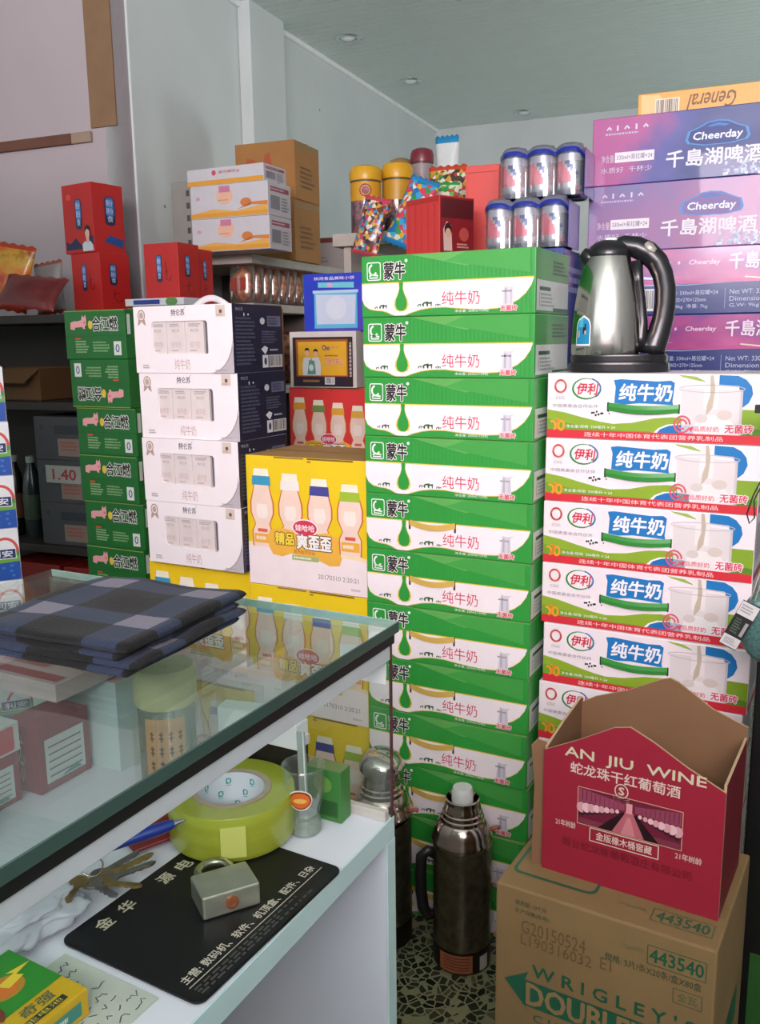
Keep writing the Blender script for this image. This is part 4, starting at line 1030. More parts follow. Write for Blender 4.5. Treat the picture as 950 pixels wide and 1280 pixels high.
# hidden stack by the wall corner that carries the red gift boxes
t0 = None
for i in range(3):
    lab = f'brown storage carton {ORD[i]} in the stack behind the white windowed cartons'
    if t0 is None:
        t0 = room_thing('storage_carton', lab, 'carton', .40, -3.27, .425*(2-i), 0, 'storage cartons by the wall corner'); carton(t0, .33, .34, .4245, mat('#9a7448', .7, var=.07), None)
        p = Print(.33, .4245); p.smallprint(.2,.3,.8,.6,4,'#6a4c2c',1); p.build('printed_panel', t0, FR(.33, .34))
    else: dup(t0, rw(.40, -3.27, .425*(2-i)), -RT, lab)
ZS = .425*3
def emblem_box(label, loc, rz, w, d, h, portrait=False):
    t = thing('gift_box', label, 'gift box', loc, rz, 'red gift boxes by the wall')
    carton(t, w, d, h, mat('#b92220', .45, var=.05, vs=12), None, bev=.0015)
    def em(p, x0, x1, y0, y1):
        p.rrect(x0, y0, x1, y1, min((x1-x0)*p.w, (y1-y0)*p.h)*.35, '#1c2850', 2); p.rrect(x0+(x1-x0)*.12, y0+.3*(y1-y0), x1-(x1-x0)*.12, y1-.03*(y1-y0), (x1-x0)*p.w*.25, '#3f78b8', 3)
        for k in range(3): p.text('盼盼食'[k], x0+(x1-x0)*.2, y0+(y1-y0)*(.66-.27*k), x1-(x1-x0)*.2, y0+(y1-y0)*(.88-.27*k), '#c8d8ec', 4)
    p = Print(w, h)
    if portrait:
        em(p, .42, .64, .34, .78); p.ell(.22,.82,.012,.009,'#d84a3c',1)
        p.poly([(.05,.05),(.05,.18),(.2,.14),(.4,.22),(.55,.12),(.97,.24),(.97,.06)], '#1c2850', 2)
    else: em(p, .36, .52, .40, .82); p.stroke([(.62,.72),(.66,.55),(.62,.45),(.74,.42),(.78,.5)], .003, '#6a1612', 2); p.stroke([(.58,.55),(.72,.58)], .002, '#6a1612', 2)
    p.build('emblem', t, FR(w, d))
    if portrait:
        q = Print(w, h); q.poly([(.62,.02),(.60,.12),(.68,.16),(.88,.16),(.96,.10),(.97,.02)], '#c8d0d8', 4); q.poly([(.74,.14),(.74,.22),(.84,.22),(.84,.14)], '#d8a898', 5); q.ell(.79,.28,.0105,.017,'#e0b4a4',6); q.poly([(.70,.28),(.71,.36),(.78,.40),(.87,.38),(.90,.30),(.90,.18),(.86,.20),(.86,.31),(.78,.34),(.72,.30)], '#1c1416', 7); q.build('portrait_picture', t, FR(w, d))
    s = Print(d, h)
    if portrait: em(s, .38, .72, .40, .82); s.poly([(.3,.16),(.9,.08),(.97,.2),(.5,.26)], '#1f4a8c', 2)
    else: em(s, .30, .55, .48, .82); s.stroke([(.45,.42),(.42,.28),(.55,.2),(.7,.26)], .003, '#6a1612', 2); s.stroke([(.36,.34),(.62,.36)], .002, '#6a1612', 2)
    s.build('side_emblem', t, SI(w, d))
    return t
cx, cy = corner_to_centre(-.690, 2.735, .122, .105, 24); emblem_box('red gift box with blue emblem, nearer of the pair at the wall corner', (cx, cy, ZS), -rad(24), .122, .105, .185)
cx, cy = corner_to_centre(-.648, 2.838, .118, .075, 24); emblem_box('red gift box with blue emblem, farther of the pair at the wall corner', (cx, cy, ZS), -rad(24), .118, .075, .176)
t = thing('tissue_pack', 'small white and blue pack just behind the top white windowed carton', 'pack', (-.60, 2.585, ZS), -rad(24)); carton(t, .2, .1, .02, mat('#c6ccd4', .5), None, seam=False)
p = Print(.2, .02); p.rect(.15,.2,.6,.8,'#2a3a8c',1); p.ell(.8,.5,.02,.012,'#5a8a4c',1); p.build('printed_panel', t, FR(.2, .1))
# two more on the alcove rack
cx, cy = corner_to_centre(-.962, 2.905, .135, .115, 34); emblem_box('red gift box with blue emblem, lower of the pair on the alcove rack', (cx, cy, 1.2605), -rad(34), .135, .115, .19)
cx, cy = corner_to_centre(-.980, 2.915, .140, .12, 34); emblem_box('red gift box with a woman portrait, upper of the pair on the alcove rack', (cx, cy, 1.451), -rad(34), .140, .12, .205, True)

# ================================================================= snack bags
def pillow(name, label, loc, rot, w, h, th, m, group=None, seed=0, zig=True, parent=None, flatbottom=False):
    bm = bmesh.new(); nx, ny = 10, 14; r = random.Random(seed); sides = []
    for sgn in (-1, 1):
        g = []
        for j in range(ny+1):
            v = j/ny; row = []
            for i in range(nx+1):
                u = i/nx; e = (max(0, math.sin(PI*u))**.55)*(max(0, math.sin(PI*min(1, max(0, (v-.05)/.9))))**.5)
                wob = mnoise.noise(Vector((u*4+seed, v*5, sgn)))*.22
                x = (u-.5)*w*(1-.08*math.sin(PI*v)); z = v*h
                if zig and j in (0, ny): z += .003*(1 if i % 2 else -1)
                row.append(bm.verts.new((x, sgn*(th*.5*e*(1+wob)+.0006), z)))
            g.append(row)
        sides.append(g)
        for j in range(ny):
            for i in range(nx):
                q = (g[j][i], g[j][i+1], g[j+1][i+1], g[j+1][i]); f = bm.faces.new(q if sgn < 0 else tuple(reversed(q))); f.smooth = True
                f.material_index = 1 if j in (0, ny-1) else 0
    A, B = sides
    for j in range(ny):
        bm.faces.new((A[j][0], A[j+1][0], B[j+1][0], B[j][0])); bm.faces.new((A[j][nx], B[j][nx], B[j+1][nx], A[j+1][nx]))
    for i in range(nx):
        bm.faces.new((A[0][i], B[0][i], B[0][i+1], A[0][i+1])); bm.faces.new((A[ny][i], A[ny][i+1], B[ny][i+1], B[ny][i]))
    o = mesh_from(name, bm, m if isinstance(m, list) else [m, m], parent)
    o.location = loc; o.rotation_euler = rot
    if label: tag(o, label, 'snack bag', group)
    return o
ZB = 1.4955
def candy_jar(label, x, y, z, r, h, lid, body, fill, group):
    t = thing('candy_jar', label, 'candy jar', rw(x, y, z), 0, group)
    lathe('candy_fill', [(0, .003), (r*.9, .003), (r*.94, .012), (r*.94, h*.5), (0, h*.52)], blend_mat('candy_mix', fill, 75, .35, .3, 'cell', bump=.6), t, 28)
    lathe('jar_wall', [(r*.93, 0), (r, .008), (r, h*.74), (r*.97, h*.80)], CLEARJ, t, 32, cap=False)
    lathe('label_band', [(r*1.005, h*.48), (r*1.01, h*.50), (r*1.01, h*.73), (r*1.0, h*.75)], mat(body, .4), t, 32, cap=False)
    lathe('lid', [(r*.90, h*.77), (r*1.06, h*.775), (r*1.08, h*.80), (r*1.08, h*.90), (r*.95, h*.97), (r*.6, h), (0, h)], mat(lid, .4, coat=.2), t, 32)
    return t
CLEARJ = clear_mat('jar_plastic', '#f4ecec', .08, .08, .05)
t = candy_jar('candy jar with yellow lid and purple candies, nearest on the rack', .795, -2.965, ZB, .047, .205, '#dca41c', '#d89a20', ['#6a2440', '#8a3a5c', '#a85a70', '#4a2034', '#7a5868', '#b8405c'], 'candy jars with yellow lids')
t.rotation_euler.z = -rad(8)
for rr, c in ((.019, '#8a2434'), (.015, '#e0b050'), (.012, '#8a2434')):
    bm = bmesh.new(); vs = []; R_ = .0486+.0003*(.02-rr)/.004
    for k in range(16):
        a = 2*PI*k/16; ang = -PI/2+.12+rr*math.cos(a)/.048; vs.append(bm.verts.new((R_*math.cos(ang), R_*math.sin(ang), .128+rr*math.sin(a))))
    bm.faces.new(vs); mesh_from('round_emblem', bm, mat(c, .4), t)
candy_jar('candy jar with yellow lid, second on the rack behind the candy bags', .868, -2.885, ZB, .047, .222, '#dca41c', '#c89428', ['#6a2440', '#8a3a5c', '#3a2030', '#a85a70', '#c8903c'], 'candy jars with yellow lids')
candy_jar('small glass jar with a tan lid behind the candy bags', .815, -2.715, ZB+.092, .036, .175, '#8f7448', '#8a5a68', ['#a06a74', '#c89aa0', '#7a3a4a'], 'small jars at the back of the rack')
candy_jar('small glass jar with a dark red lid behind the candy bags', .89, -2.715, ZB+.092, .036, .200, '#7c2434', '#9a8a8c', ['#8a6a70', '#b8a8a8', '#5a4248'], 'small jars at the back of the rack')
t = room_thing('carton_riser', 'low maroon carton at the back of the rack lifting the small jars', 'carton', .855, -2.715, ZB, 0); carton(t, .17, .1, .0915, mat('#6a2430', .6), None)
tall = pillow('candy_bag', 'tall candy bag with white top and blue middle at the back of the rack', rw(.985, -2.74, ZB+.004), (0, 0, -RT), .08, .315, .035, [mat('#d8dcdc', .4, coat=.3), mat('#2a8cc0', .4)], 'candy bags', 3)
p = Print(.08, .315); p.rect(.06,.40,.94,.66,'#2f92c8',1); p.poly([(.06,.1),(.94,.1),(.94,.42),(.5,.5),(.06,.42)], '#d8602c', 2); p.build('printed_panel', tall, ((-.04, -.021, 0), (1,0,0), (0,0,1)))
MIX1 = [blend_mat('candy_print_a', ['#1f78b8', '#38a8d8', '#e0b428', '#2a9a4c', '#e8e4d0', '#d8405c'], 70, .3, .4, 'cell'), mat('#2a8cc8', .3, coat=.3)]
MIX2 = [blend_mat('candy_print_b', ['#e8e4d8', '#c03a34', '#3a9a4a', '#e0d8b0', '#d8a03c', '#4a3a30'], 80, .3, .4, 'cell'), mat('#d84a2c', .3, coat=.3)]
MIX3 = [blend_mat('candy_print_c', ['#3aa0d0', '#58b8e0', '#e8d040', '#d8e8f0'], 22, .3, .4), mat('#e8c83c', .3, coat=.3)]
MIX4 = [blend_mat('candy_print_d', ['#3a9a4a', '#d8e0c0', '#c0503c', '#5ab058', '#e8dcc8'], 66, .3, .4, 'cell'), mat('#3a9a4a', .3, coat=.3)]
pillow('candy_bag', 'blue and yellow candy bag slumped over the front of the rack', rw(.945, -3.09, ZB-.05), (rad(-14), rad(22), -RT), .095, .21, .035, MIX1, 'candy bags', 4)
pillow('candy_bag', 'multicoloured candy bag leaning beside the slumped blue one', rw(.855, -3.125, ZB-.075), (rad(-8), rad(14), -RT), .085, .17, .03, [blend_mat('candy_print_e', ['#d8a03c', '#3a3040', '#d03a6c', '#e8d8c0', '#2a9ac0', '#7a3a20'], 100, .3, .4, 'cell'), mat('#c84a5c', .3)], 'candy bags', 9)
pillow('candy_bag', 'candy bag with orange top and mixed sweets standing behind the red gift box', rw(1.03, -2.88, ZB+.004), (rad(-4), 0, -RT), .125, .20, .05, MIX2, 'candy bags', 5)
pillow('candy_bag', 'green and white candy bag just above the red gift box', rw(1.02, -2.985, ZB+.006), (rad(-5), rad(4), -RT), .15, .135, .04, MIX4, 'candy bags', 6)
pillow('candy_bag', 'light blue candy bag with yellow top beside the tall red box', rw(1.165, -2.95, ZB+.006), (rad(-4), rad(5), -RT), .11, .15, .05, MIX3, 'candy bags', 7)

# ================================================================= alcove, far left (in shadow; tray, bottles, grey cartons, front bag coloured darker for it)
ZA = 1.2605
pillow('snack_bag', 'orange and red snack bag standing in the alcove at the left edge', rw(-.30, -3.38, ZA+.024), (rad(-8), rad(10), -RT), .19, .21, .06, [blend_mat('snack_a', ['#c03a1c', '#e07a20', '#d8a83c', '#8a2018'], 14, .35, .3), mat('#c03a1c', .4)], 'snack bags in the alcove', 11)
pillow('snack_bag', 'pale silver snack bag leaning on the alcove wall', rw(-.195, -3.28, ZA+.009), (rad(-6), rad(-6), -RT), .12, .17, .05, [mat('#9a9a98', .4), mat('#a85a4c', .4)], 'snack bags in the alcove', 12)
pillow('snack_bag', 'dark blue pointed snack bag next to the red gift boxes', rw(-.105, -3.215, ZA+.010), (rad(-2), rad(6), -RT), .08, .14, .05, [mat('#1c3a6c', .4, coat=.3), mat('#1c3a6c', .4)], 'snack bags in the alcove', 13)
pillow('snack_bag', 'red snack bag with a white patch lying in front in the alcove', rw(-.13, -3.475, ZA+.022), (rad(-35), rad(6), -RT), .24, .12, .05, [blend_mat('snack_b', ['#5a1216', '#6a181c', '#8a2c26'], 9, .4, .2), mat('#8a2426', .4)], 'snack bags in the alcove', 14)
# open tray of cardboard, drinks, price-tagged white packs and red boxes on the rack's shelves
t = room_thing('open_carton', 'open cardboard tray on the upper alcove shelf', 'carton', -.27, -3.36, 1.0005, 0)
CB = mat('#634528', .75, var=.08)
for a in ((-.17,-.10,0,.17,-.096,.10), (-.17,.096,0,.17,.10,.10), (-.17,-.096,0,-.166,.096,.10), (.166,-.096,0,.17,.096,.10), (-.17,-.10,0,.17,.10,.004)): box('side_panel' if a[5] > .01 else 'bottom_panel', *a, CB, t, .0008)
fl = box('flap', -.17, 0, 0, .17, .08, .004, CB, t, .0008); fl.location = (0, -.10, .10); fl.rotation_euler = (rad(-150), 0, 0)
for i in range(6):
    t = room_thing('drink_bottle', f'dark drink bottle on the middle alcove shelf, number {i+1} from the left edge', 'bottle', -.60+.075*i, -3.40, .5505, 0, 'dark drink bottles in the alcove')
    t['label'] = f'dark drink bottle, {NTH[i]} from the left on the middle alcove shelf'
    lathe('bottle', [(0, 0), (.03, 0), (.032, .005), (.032, .16), (.026, .2), (.013, .235), (.013, .25)], mat(('#1c2a26', '#241c18', '#2a3236')[i % 3], .2, coat=.4), t, 20)
    lathe('label_band', [(.0325, .06), (.0328, .062), (.0328, .14), (.0325, .142)], mat(('#3c5a5c', '#6a3a28', '#3a4a3c')[i % 3], .5), t, 20, cap=False)
    lathe('cap', [(.0145, .245), (.0145, .265), (0, .266)], mat('#a8b0b0', .4), t, 16)
t0 = None
for i in range(3):
    lab = f'pale grey packaged carton {ORD[i]} on the middle alcove shelf'
    z = .5505+.135*(2-i)
    if t0 is None:
        t0 = room_thing('grey_carton', lab, 'carton', -.02, -3.40, z, 0, 'pale cartons in the alcove'); carton(t0, .2, .16, .1345, mat('#45464b', .6), None)  # body grey set dark to carry the alcove's shade
        p = Print(.2, .1345); p.rect(.4,.6,.97,.8,'#2a3038',1); p.ell(.15,.75,.008,.008,'#3a3034',1); p.rect(.45,.1,.97,.5,'#8a7a70',1); p.smallprint(.5,.2,.9,.45,3,'#a84a3c',2); p.build('printed_panel', t0, FR(.2, .16))
    else: dup(t0, rw(-.02, -3.40, z), -RT, lab)
t = room_thing('price_tag', 'white price tag hanging on the pale cartons in the alcove', 'price tag', -.01, -3.487, .75, 0)
box('tag_card', -.07, -.0015, 0, .07, 0, .055, mat('#a8a8a4', .6), t, .0003); p = Print(.14, .055); p.text('1.40', .2,.2,.85,.8,'#a83430',1,bold=.02); p.build('price_lettering', t, ((-.07, -.0015, 0), (1,0,0), (0,0,1)))
for i in range(2):
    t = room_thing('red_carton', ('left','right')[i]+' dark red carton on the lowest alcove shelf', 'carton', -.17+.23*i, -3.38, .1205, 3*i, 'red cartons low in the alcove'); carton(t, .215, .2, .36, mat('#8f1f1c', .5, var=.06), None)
    p = Print(.215, .36); p.ell(.5,.6,.03,.04,'#5a1412',1); p.smallprint(.3,.3,.7,.4,2,'#c86a5c',1); p.build('printed_panel', t, FR(.215, .2))

# ================================================================= the glass counter (frame turned 28 degrees, origin at its far right corner)
CT = rad(28); CO = Vector((.012, .93, 0)); CE = Vector((math.cos(CT), -math.sin(CT), 0)); CD = Vector((math.sin(CT), math.cos(CT), 0))
def cw(x, y, z): v = CO + CE*x + CD*y; return Vector((v.x, v.y, z))
DK = .64; CWD, CLN = .525, 1.5
ct = thing('glass_counter', 'glass display counter with white base under the plaid towel', 'counter', CO, -CT)
WHB = mat('#d9dde6', .45, var=.03, vs=6); EDGE = mat('#bfdcdc', .4, var=.03)  # EDGE holds the light's cyan tint on plain white edging
GL = clear_mat('counter_glass', '#f3f9f7', .038, .01, .014, '#b4ccc6', .28); GL2 = clear_mat('counter_side_glass', '#f7fbf9', .04, .01, .01, '#ffffff', .5)
tg = box('glass_top', -CWD, -CLN, .862, .004, .004, .870, GL, ct, .0006)
box('polished_edge', .0042, -CLN, .8585, .0062, .004, .870, mat('#3c544e', .2, coat=.5), tg, .0004)
box('polished_edge', -CWD, .0042, .8605, .004, .0056, .870, mat('#9fb8b0', .2, coat=.5), tg, .0004)
box('rubber_strip', -.004, -CLN, .8475, .0046, -.004, .8585, mat('#101212', .5), ct, .0006)
box('top_rail', -.018, -CLN, .830, .002, -.010, .8473, mat('#c4ccd0', .35, .1), ct, .0008)
eg = box('end_glass', -CWD+.008, -.008, DK+.002, -.001, -.003, .8615, GL2, ct, .0004)
box('glass_edge', -.0008, -.0082, DK+.002, .0008, -.0028, .8470, mat('#4a3634', .25, coat=.4), eg, .0002)
st = box('paper_sticker', -.062, -.0092, .80, -.004, -.0086, .838, mat('#d8dadc', .6), eg, .0001)
box('side_glass', -CWD+.001, -CLN, DK+.002, -CWD+.006, -.001, .8615, GL2, ct, .0004)
box('channel', -CWD+.008, -.0185, DK, -.002, -.0095, DK+.012, mat('#b8b4ae', .5, var=.12, vs=25), ct, .001)
dk = box('deck', -CWD, -CLN, DK-.025, -.002, 0, DK, WHB, ct, .001)
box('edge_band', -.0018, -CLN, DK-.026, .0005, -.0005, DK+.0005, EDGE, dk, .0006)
ep = box('end_panel', -CWD, -.019, 0, -.002, 0, DK-.0255, mat('#cfd8e2', .5, var=.05, vs=5), ct, .0008)
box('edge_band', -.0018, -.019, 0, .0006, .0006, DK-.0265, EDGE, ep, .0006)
box('back_panel', -CWD, -CLN, 0, -CWD+.016, -.0195, DK-.0255, WHB, ct, .0008)
box('bottom_board', -CWD+.017, -CLN, .06, -.004, -.0195, .08, WHB, ct, .0008)
box('near_panel', -CWD+.017, -CLN, .0805, -.004, -CLN+.018, DK-.0255, WHB, ct, .0008)
for i, (x, y, w, d, h, c, lab) in enumerate(((-.15, -.13, .2, .19, .20, '#8f7a58', 'flat brown carton low inside the counter by the end panel'), (-.17, -.36, .24, .22, .21, '#9a7d52', 'wide brown carton low inside the counter'))):
    t = thing('storage_box', lab, 'carton', cw(x, y, .0805), -CT+rad(4*i), 'brown cartons inside the counter'); carton(t, w, d, h, mat(c, .7, var=.08), None)
    p = Print(w, d); p.rect(.08,.12,.42,.40,'#7a5a3c',1); p.smallprint(.1,.15,.4,.38,4,'#a8906c',2); p.smallprint(.5,.1,.9,.3,4,'#6a5a3c',1); p.build('printed_panel', t, TO(w, d, h))
Z0 = DK+.0006
# ---- things on the deck
def obj_rz(name, label, cat, x, y, z, deg): return thing(name, label, cat, (x, y, z), rad(deg))
# handwritten paper
t = obj_rz('paper_sheet', 'creased paper sheet with handwriting on the counter deck under the black pad', 'paper', -.187, .646, Z0, 60)
box('sheet', -.16, 0, 0, 0, .112, .0004, mat('#b9c0b4', .7, var=.06, vs=20), t, 0)
p = Print(.16, .112); r = random.Random(4)
for row in range(9):
    y = .08+.10*row; x = .06
    while x < .9:
        n = r.randint(3, 6); pts = [(x+.016*k+r.uniform(-.006,.006), y+r.uniform(-.03,.03)) for k in range(n)]; p.stroke(pts, .0011, '#343e6c' if row > 5 else '#5a6470', 1); x += .016*n+.02
p.build('handwriting', t, ((-.16, 0, .0004), (1,0,0), (0,1,0)), .0001)
# black printed pad
t = obj_rz('printed_pad', 'black plastic pad with white lettering lying on the counter deck', 'pad', -.151, .633, Z0+.0008, 60)
PWD, PHT = .218, .165
def rpoly(w, h, r):
    o = []
    for cx, cy, a0 in ((w-r, h-r, 0), (r, h-r, 90), (r, r, 180), (w-r, r, 270)):
        for k in range(7): a = rad(a0+15*k); o.append((cx+r*math.cos(a), cy+r*math.sin(a)))
    return o
prism('pad', rpoly(PWD, PHT, .010), 0, .003, mat('#0b0c0f', .45, var=.1), t, .0006)
p = Print(PWD, PHT)
p.text('主营: 数码机、软件、机顶盒、配件、日杂', .055,.145,.935,.205,'#c9c4b4',1,bold=.015); p.rect(.045,.115,.955,.121,'#b8b4a4',1); p.smallprint(.05,.03,.80,.10,3,'#4c4c4a',1,5)
for k, ch in enumerate('金华源电'): x = (.13,.26,.50,.62)[k]; p.text(ch, x,.84,x+.075,.935,'#bcb8a0',1,bold=.02)
p.build('lettering', t, ((0, 0, .003), (1,0,0), (0,1,0)), .0002)
PZ = Z0+.0008+.0034
# red card partly under the tape
t = obj_rz('red_card', 'dark red card lying under the tape roll on the counter deck', 'card', -.262, .852, PZ, 38)
box('card', 0, 0, 0, .11, .06, .001, mat('#7d1c26', .5), t, .0002); p = Print(.11, .06); p.rect(.02,.03,.98,.06,'#c06a70',1); p.rect(.1,.5,.9,.55,'#5a1018',1); p.build('printed_stripe', t, ((0, 0, .001), (1,0,0), (0,1,0)), .0001)
# tape roll
t = obj_rz('tape_roll', 'large roll of yellow-green packing tape with printed white core on the deck', 'tape roll', -.166, .899, PZ+.0012, 0)
TAPE = blend_mat('tape_film', ['#8f9a2a', '#9ba634', '#869024'], 3, .24, .4, stretch=(1, 1, 14))
lathe('tape', [(.0435, .001), (.068, 0), (.069, .002), (.069, .046), (.068, .048), (.0435, .047), (.0435, .001)], TAPE, t, 64, cap=False)
lathe('core', [(.0362, 0), (.0433, 0), (.0433, .0478), (.0362, .0478), (.0362, 0)], mat('#a89a88', .8, var=.1, vs=60), t, 48, cap=False)
lathe('core_lining', [(.0360, .0005), (.0360, .047)], mat('#d8e0e6', .6), t, 48, cap=False)
bm = bmesh.new(); r = random.Random(8)
for k in range(24):
    a0 = rad(15*k); z = .009+.028*((k*5) % 3)/2; s_ = .0030
    for (u, v, w2, h2) in ((-1, -1, .5, 2.2), (-.5, .8, 1.1, .45), (-.5, -1, 1.1, .45), (.5, -.6, .5, 1.5), (-1, -1.7, 1.8, .25)):
        q = []
        for du, dv in ((0, 0), (w2, 0), (w2, h2), (0, h2)):
            ang = a0-(u+du)*s_/.036; q.append(bm.verts.new((.0357*math.cos(ang), .0357*math.sin(ang), z+(v+dv)*s_)))
        bm.faces.new(q)
mesh_from('core_marks', bm, mat('#1f9a98', .6), t)
bm = bmesh.new(); bbox(bm, -.013, -.0006, 0, .013, .0, .034); lb = mesh_from('tape_end', bm, mat('#c4cc6c', .3, coat=.4), t); lb.location = (.012, -.0687, .006); lb.rotation_euler = (0, 0, rad(10))
# ball pen
t = obj_rz('ball_pen', 'blue ball pen with a silver tip lying left of the tape roll', 'pen', -.2015, .8435, .689, 0); t.rotation_euler = (0, rad(5.5), rad(-180+28))
for nm, prof, m in (('tip', [(0, 0), (.0008, .001), (.002, .008), (.0036, .016)], mat('#b8bcc4', .2, .9)), ('barrel', [(.0040, .0155), (.0058, .022), (.0064, .045), (.0056, .06), (.005, .11), (.0045, .135), (0, .136)], mat('#1f3690', .3, coat=.3)), ('push_button', [(.003, .1355), (.003, .145), (0, .146)], mat('#1a2a70', .3))):
    o = lathe(nm, prof, m, t, 20); o.rotation_euler = (0, rad(90), 0)
# padlock
t = obj_rz('padlock', 'steel padlock with a brass keyhole lying on the black pad', 'padlock', -.168, .738, PZ, 27)
STEEL = mat('#b4b6a6', .3, .75, var=.08, vs=60); bm = bmesh.new(); bbox(bm, 0, 0, 0, .056, .042, .023, .0022, 3); mesh_from('lock_body', bm, STEEL, t)
tube('shackle', [(.012, .036, .0115), (.012, .056, .0115)] + [(.028-.016*math.cos(rad(a)), .056+.016*math.sin(rad(a)), .0115) for a in range(15, 180, 15)] + [(.044, .056, .0115), (.044, .036, .0115)], .0044, mat('#a8a890', .25, .9), t, 12)
o = lathe('keyhole', [(0, 0), (.0065, 0), (.0065, .0012), (.004, .0016), (.0035, .0005), (0, .0005)], mat('#b0704a', .35, .6), t, 20); o.location = (.028, -.0002, .0115); o.rotation_euler = (rad(90), 0, 0)
# bunch of keys
t = obj_rz('key_bunch', 'bunch of worn brass and steel keys on the corner of the black pad', 'keys', -.287, .800, PZ, 0)
r = random.Random(12)
for k, (a, L, c, ox, oy) in enumerate(((52, .056, '#8f9088', -.004, .006), (43, .060, '#b09a60', .004, .001), (33, .056, '#8c8c84', .008, -.008), (-12, .050, '#a08c58', .004, -.012), (-38, .046, '#94948c', -.002, -.014), (-88, .042, '#a89460', -.010, -.012))):
    th_ = .0012
    out = [(.0075+.0095*math.cos(rad(q)), .0105*math.sin(rad(q))) for q in range(25, 336, 31)]
    prof = out + [(.019, -.0034), (L*.5, -.0034), (L*.56, -.0046), (L*.62, -.003), (L*.7, -.0048), (L*.76, -.003), (L*.84, -.0044), (L*.94, -.0028), (L, 0), (L*.94, .0034), (.019, .0034)]
    o = prism('key', prof, -th_, th_, mat(c, .3, .9, var=.2, vs=90), t, .0003); o.location = (ox, oy, .0016+.0026*k); o.rotation_euler = (rad(r.uniform(-4, 4)), rad(-2), rad(a))
tube('key_ring', [(-.004+.012*math.cos(2*PI*k/24), .012*math.sin(2*PI*k/24), .017+.003*math.sin(4*PI*k/24)) for k in range(24)], .0009, mat('#b8b4a8', .2, .9), t, 8, closed=True)
# shot glass with a stirring stick
t = thing('shot_glass', 'small clear shot glass with an orange oval label on the counter deck', 'glass', cw(-.074, -.072, Z0), -rad(10))
CG = clear_mat('drinking_glass', '#fafdfb', .045, .02, .03, '#f0f6f2', .3)
lathe('glass_wall', [(.0165, .0), (.0185, .002), (.0185, .010), (.0165, .020), (.0195, .030), (.0225, .045), (.0235, .060), (.0225, .074), (.0245, .077), (.0235, .079), (.0205, .075), (.0215, .058), (.0205, .045), (.0175, .031), (.0145, .022), (0, .020)], CG, t, 40)
lathe('glass_foot', [(0, .0012), (.0175, .0016), (.0178, .010), (.0155, .018), (0, .0185)], clear_mat('glass_base', '#e4eee8', .12, .05, .25, '#d8e4dc', .5), t, 32)
for nm, rx, rz_, c, e in (('label_border', .0135, .0125, '#e8e4dc', .0004), ('label_oval', .0122, .011, '#8a2a14', .0007), ('label_centre', .0105, .0092, '#d9702c', .0010), ('label_mark', .007, .003, '#e8b45c', .0013)):
    bm = bmesh.new(); vs = []
    for k in range(24):
        a = 2*PI*k/24; z = .047+rz_*math.sin(a); ang = rad(-86)+rx*math.cos(a)/.0228
        rr = .0195+(z-.030)/.015*.003 if z < .045 else .0225+(z-.045)/.015*.001
        vs.append(bm.verts.new(((rr+e)*math.cos(ang), (rr+e)*math.sin(ang), z)))
    c0 = bm.verts.new(((.0228+e)*math.cos(rad(-86)), (.0228+e)*math.sin(rad(-86)), .047))
    for k in range(24): bm.faces.new((vs[k], vs[(k+1) % 24], c0))
    mesh_from(nm, bm, mat(c, .4), t)
st = thing('stirring_stick', 'clear flat stirring stick standing in the shot glass', 'stick', cw(-.078, -.066, Z0+.0212), -CT); st.rotation_euler = (rad(-4), rad(-4), -CT)
box('stick', -.005, -.0015, 0, .005, .0015, .088, clear_mat('stick_plastic', '#e4ece8', .15, .1, .3, '#d0dcd8'), st, .0006); box('stick_rib', .0032, -.0022, 0, .0048, -.0016, .088, mat('#c8d4d0', .3), st, .0002)
# matchbox-like battery pack
t = obj_rz('battery_box', 'green and yellow box with a lightning bolt on the deck beside the handwritten paper', 'box', -.2385, .628, Z0+.0012, 60)
box('box_body', -.075, 0, 0, 0, .095, .024, mat('#cda81c', .45, var=.04), t, .0008)
p = Print(.075, .095); p.rect(.01,.30,.99,.99,'#2c8a2c',1); p.ell(.55,.60,.017,.014,'#b8862c',2); p.ell(.55,.60,.011,.010,'#d8742c',3)
p.poly([(.58,.56),(.80,.60),(.76,.66),(.98,.70),(.70,.74),(.76,.69),(.52,.66)], '#e8cc3c', 4); p.arc(.12,.42,.014,.014,.004,-60,100,'#7a3a2c',4)
p.build('bolt_picture', t, ((-.075, 0, .024), (1,0,0), (0,1,0)), .0002)
p = Print(.075, .095); p.rect(.10,.05,.80,.12,'#20302c',2); p.text('高能电池', .15,.06,.75,.11,'#d8c450',3); p.text('奇强', .35,.15,.75,.265,'#5a6a4c',2,bold=.02,shear=.2); p.build('lettering', t, ((-.075, 0, .024), (1,0,0), (0,1,0)), .0002)
p = Print(.075, .024); p.rect(.3,.2,.9,.7,'#3f8a7c',1); p.smallprint(.35,.3,.85,.6,1,'#d8e0c8',2); p.build('side_label', t, ((-.075, 0, 0), (1,0,0), (0,0,1)), .0002)
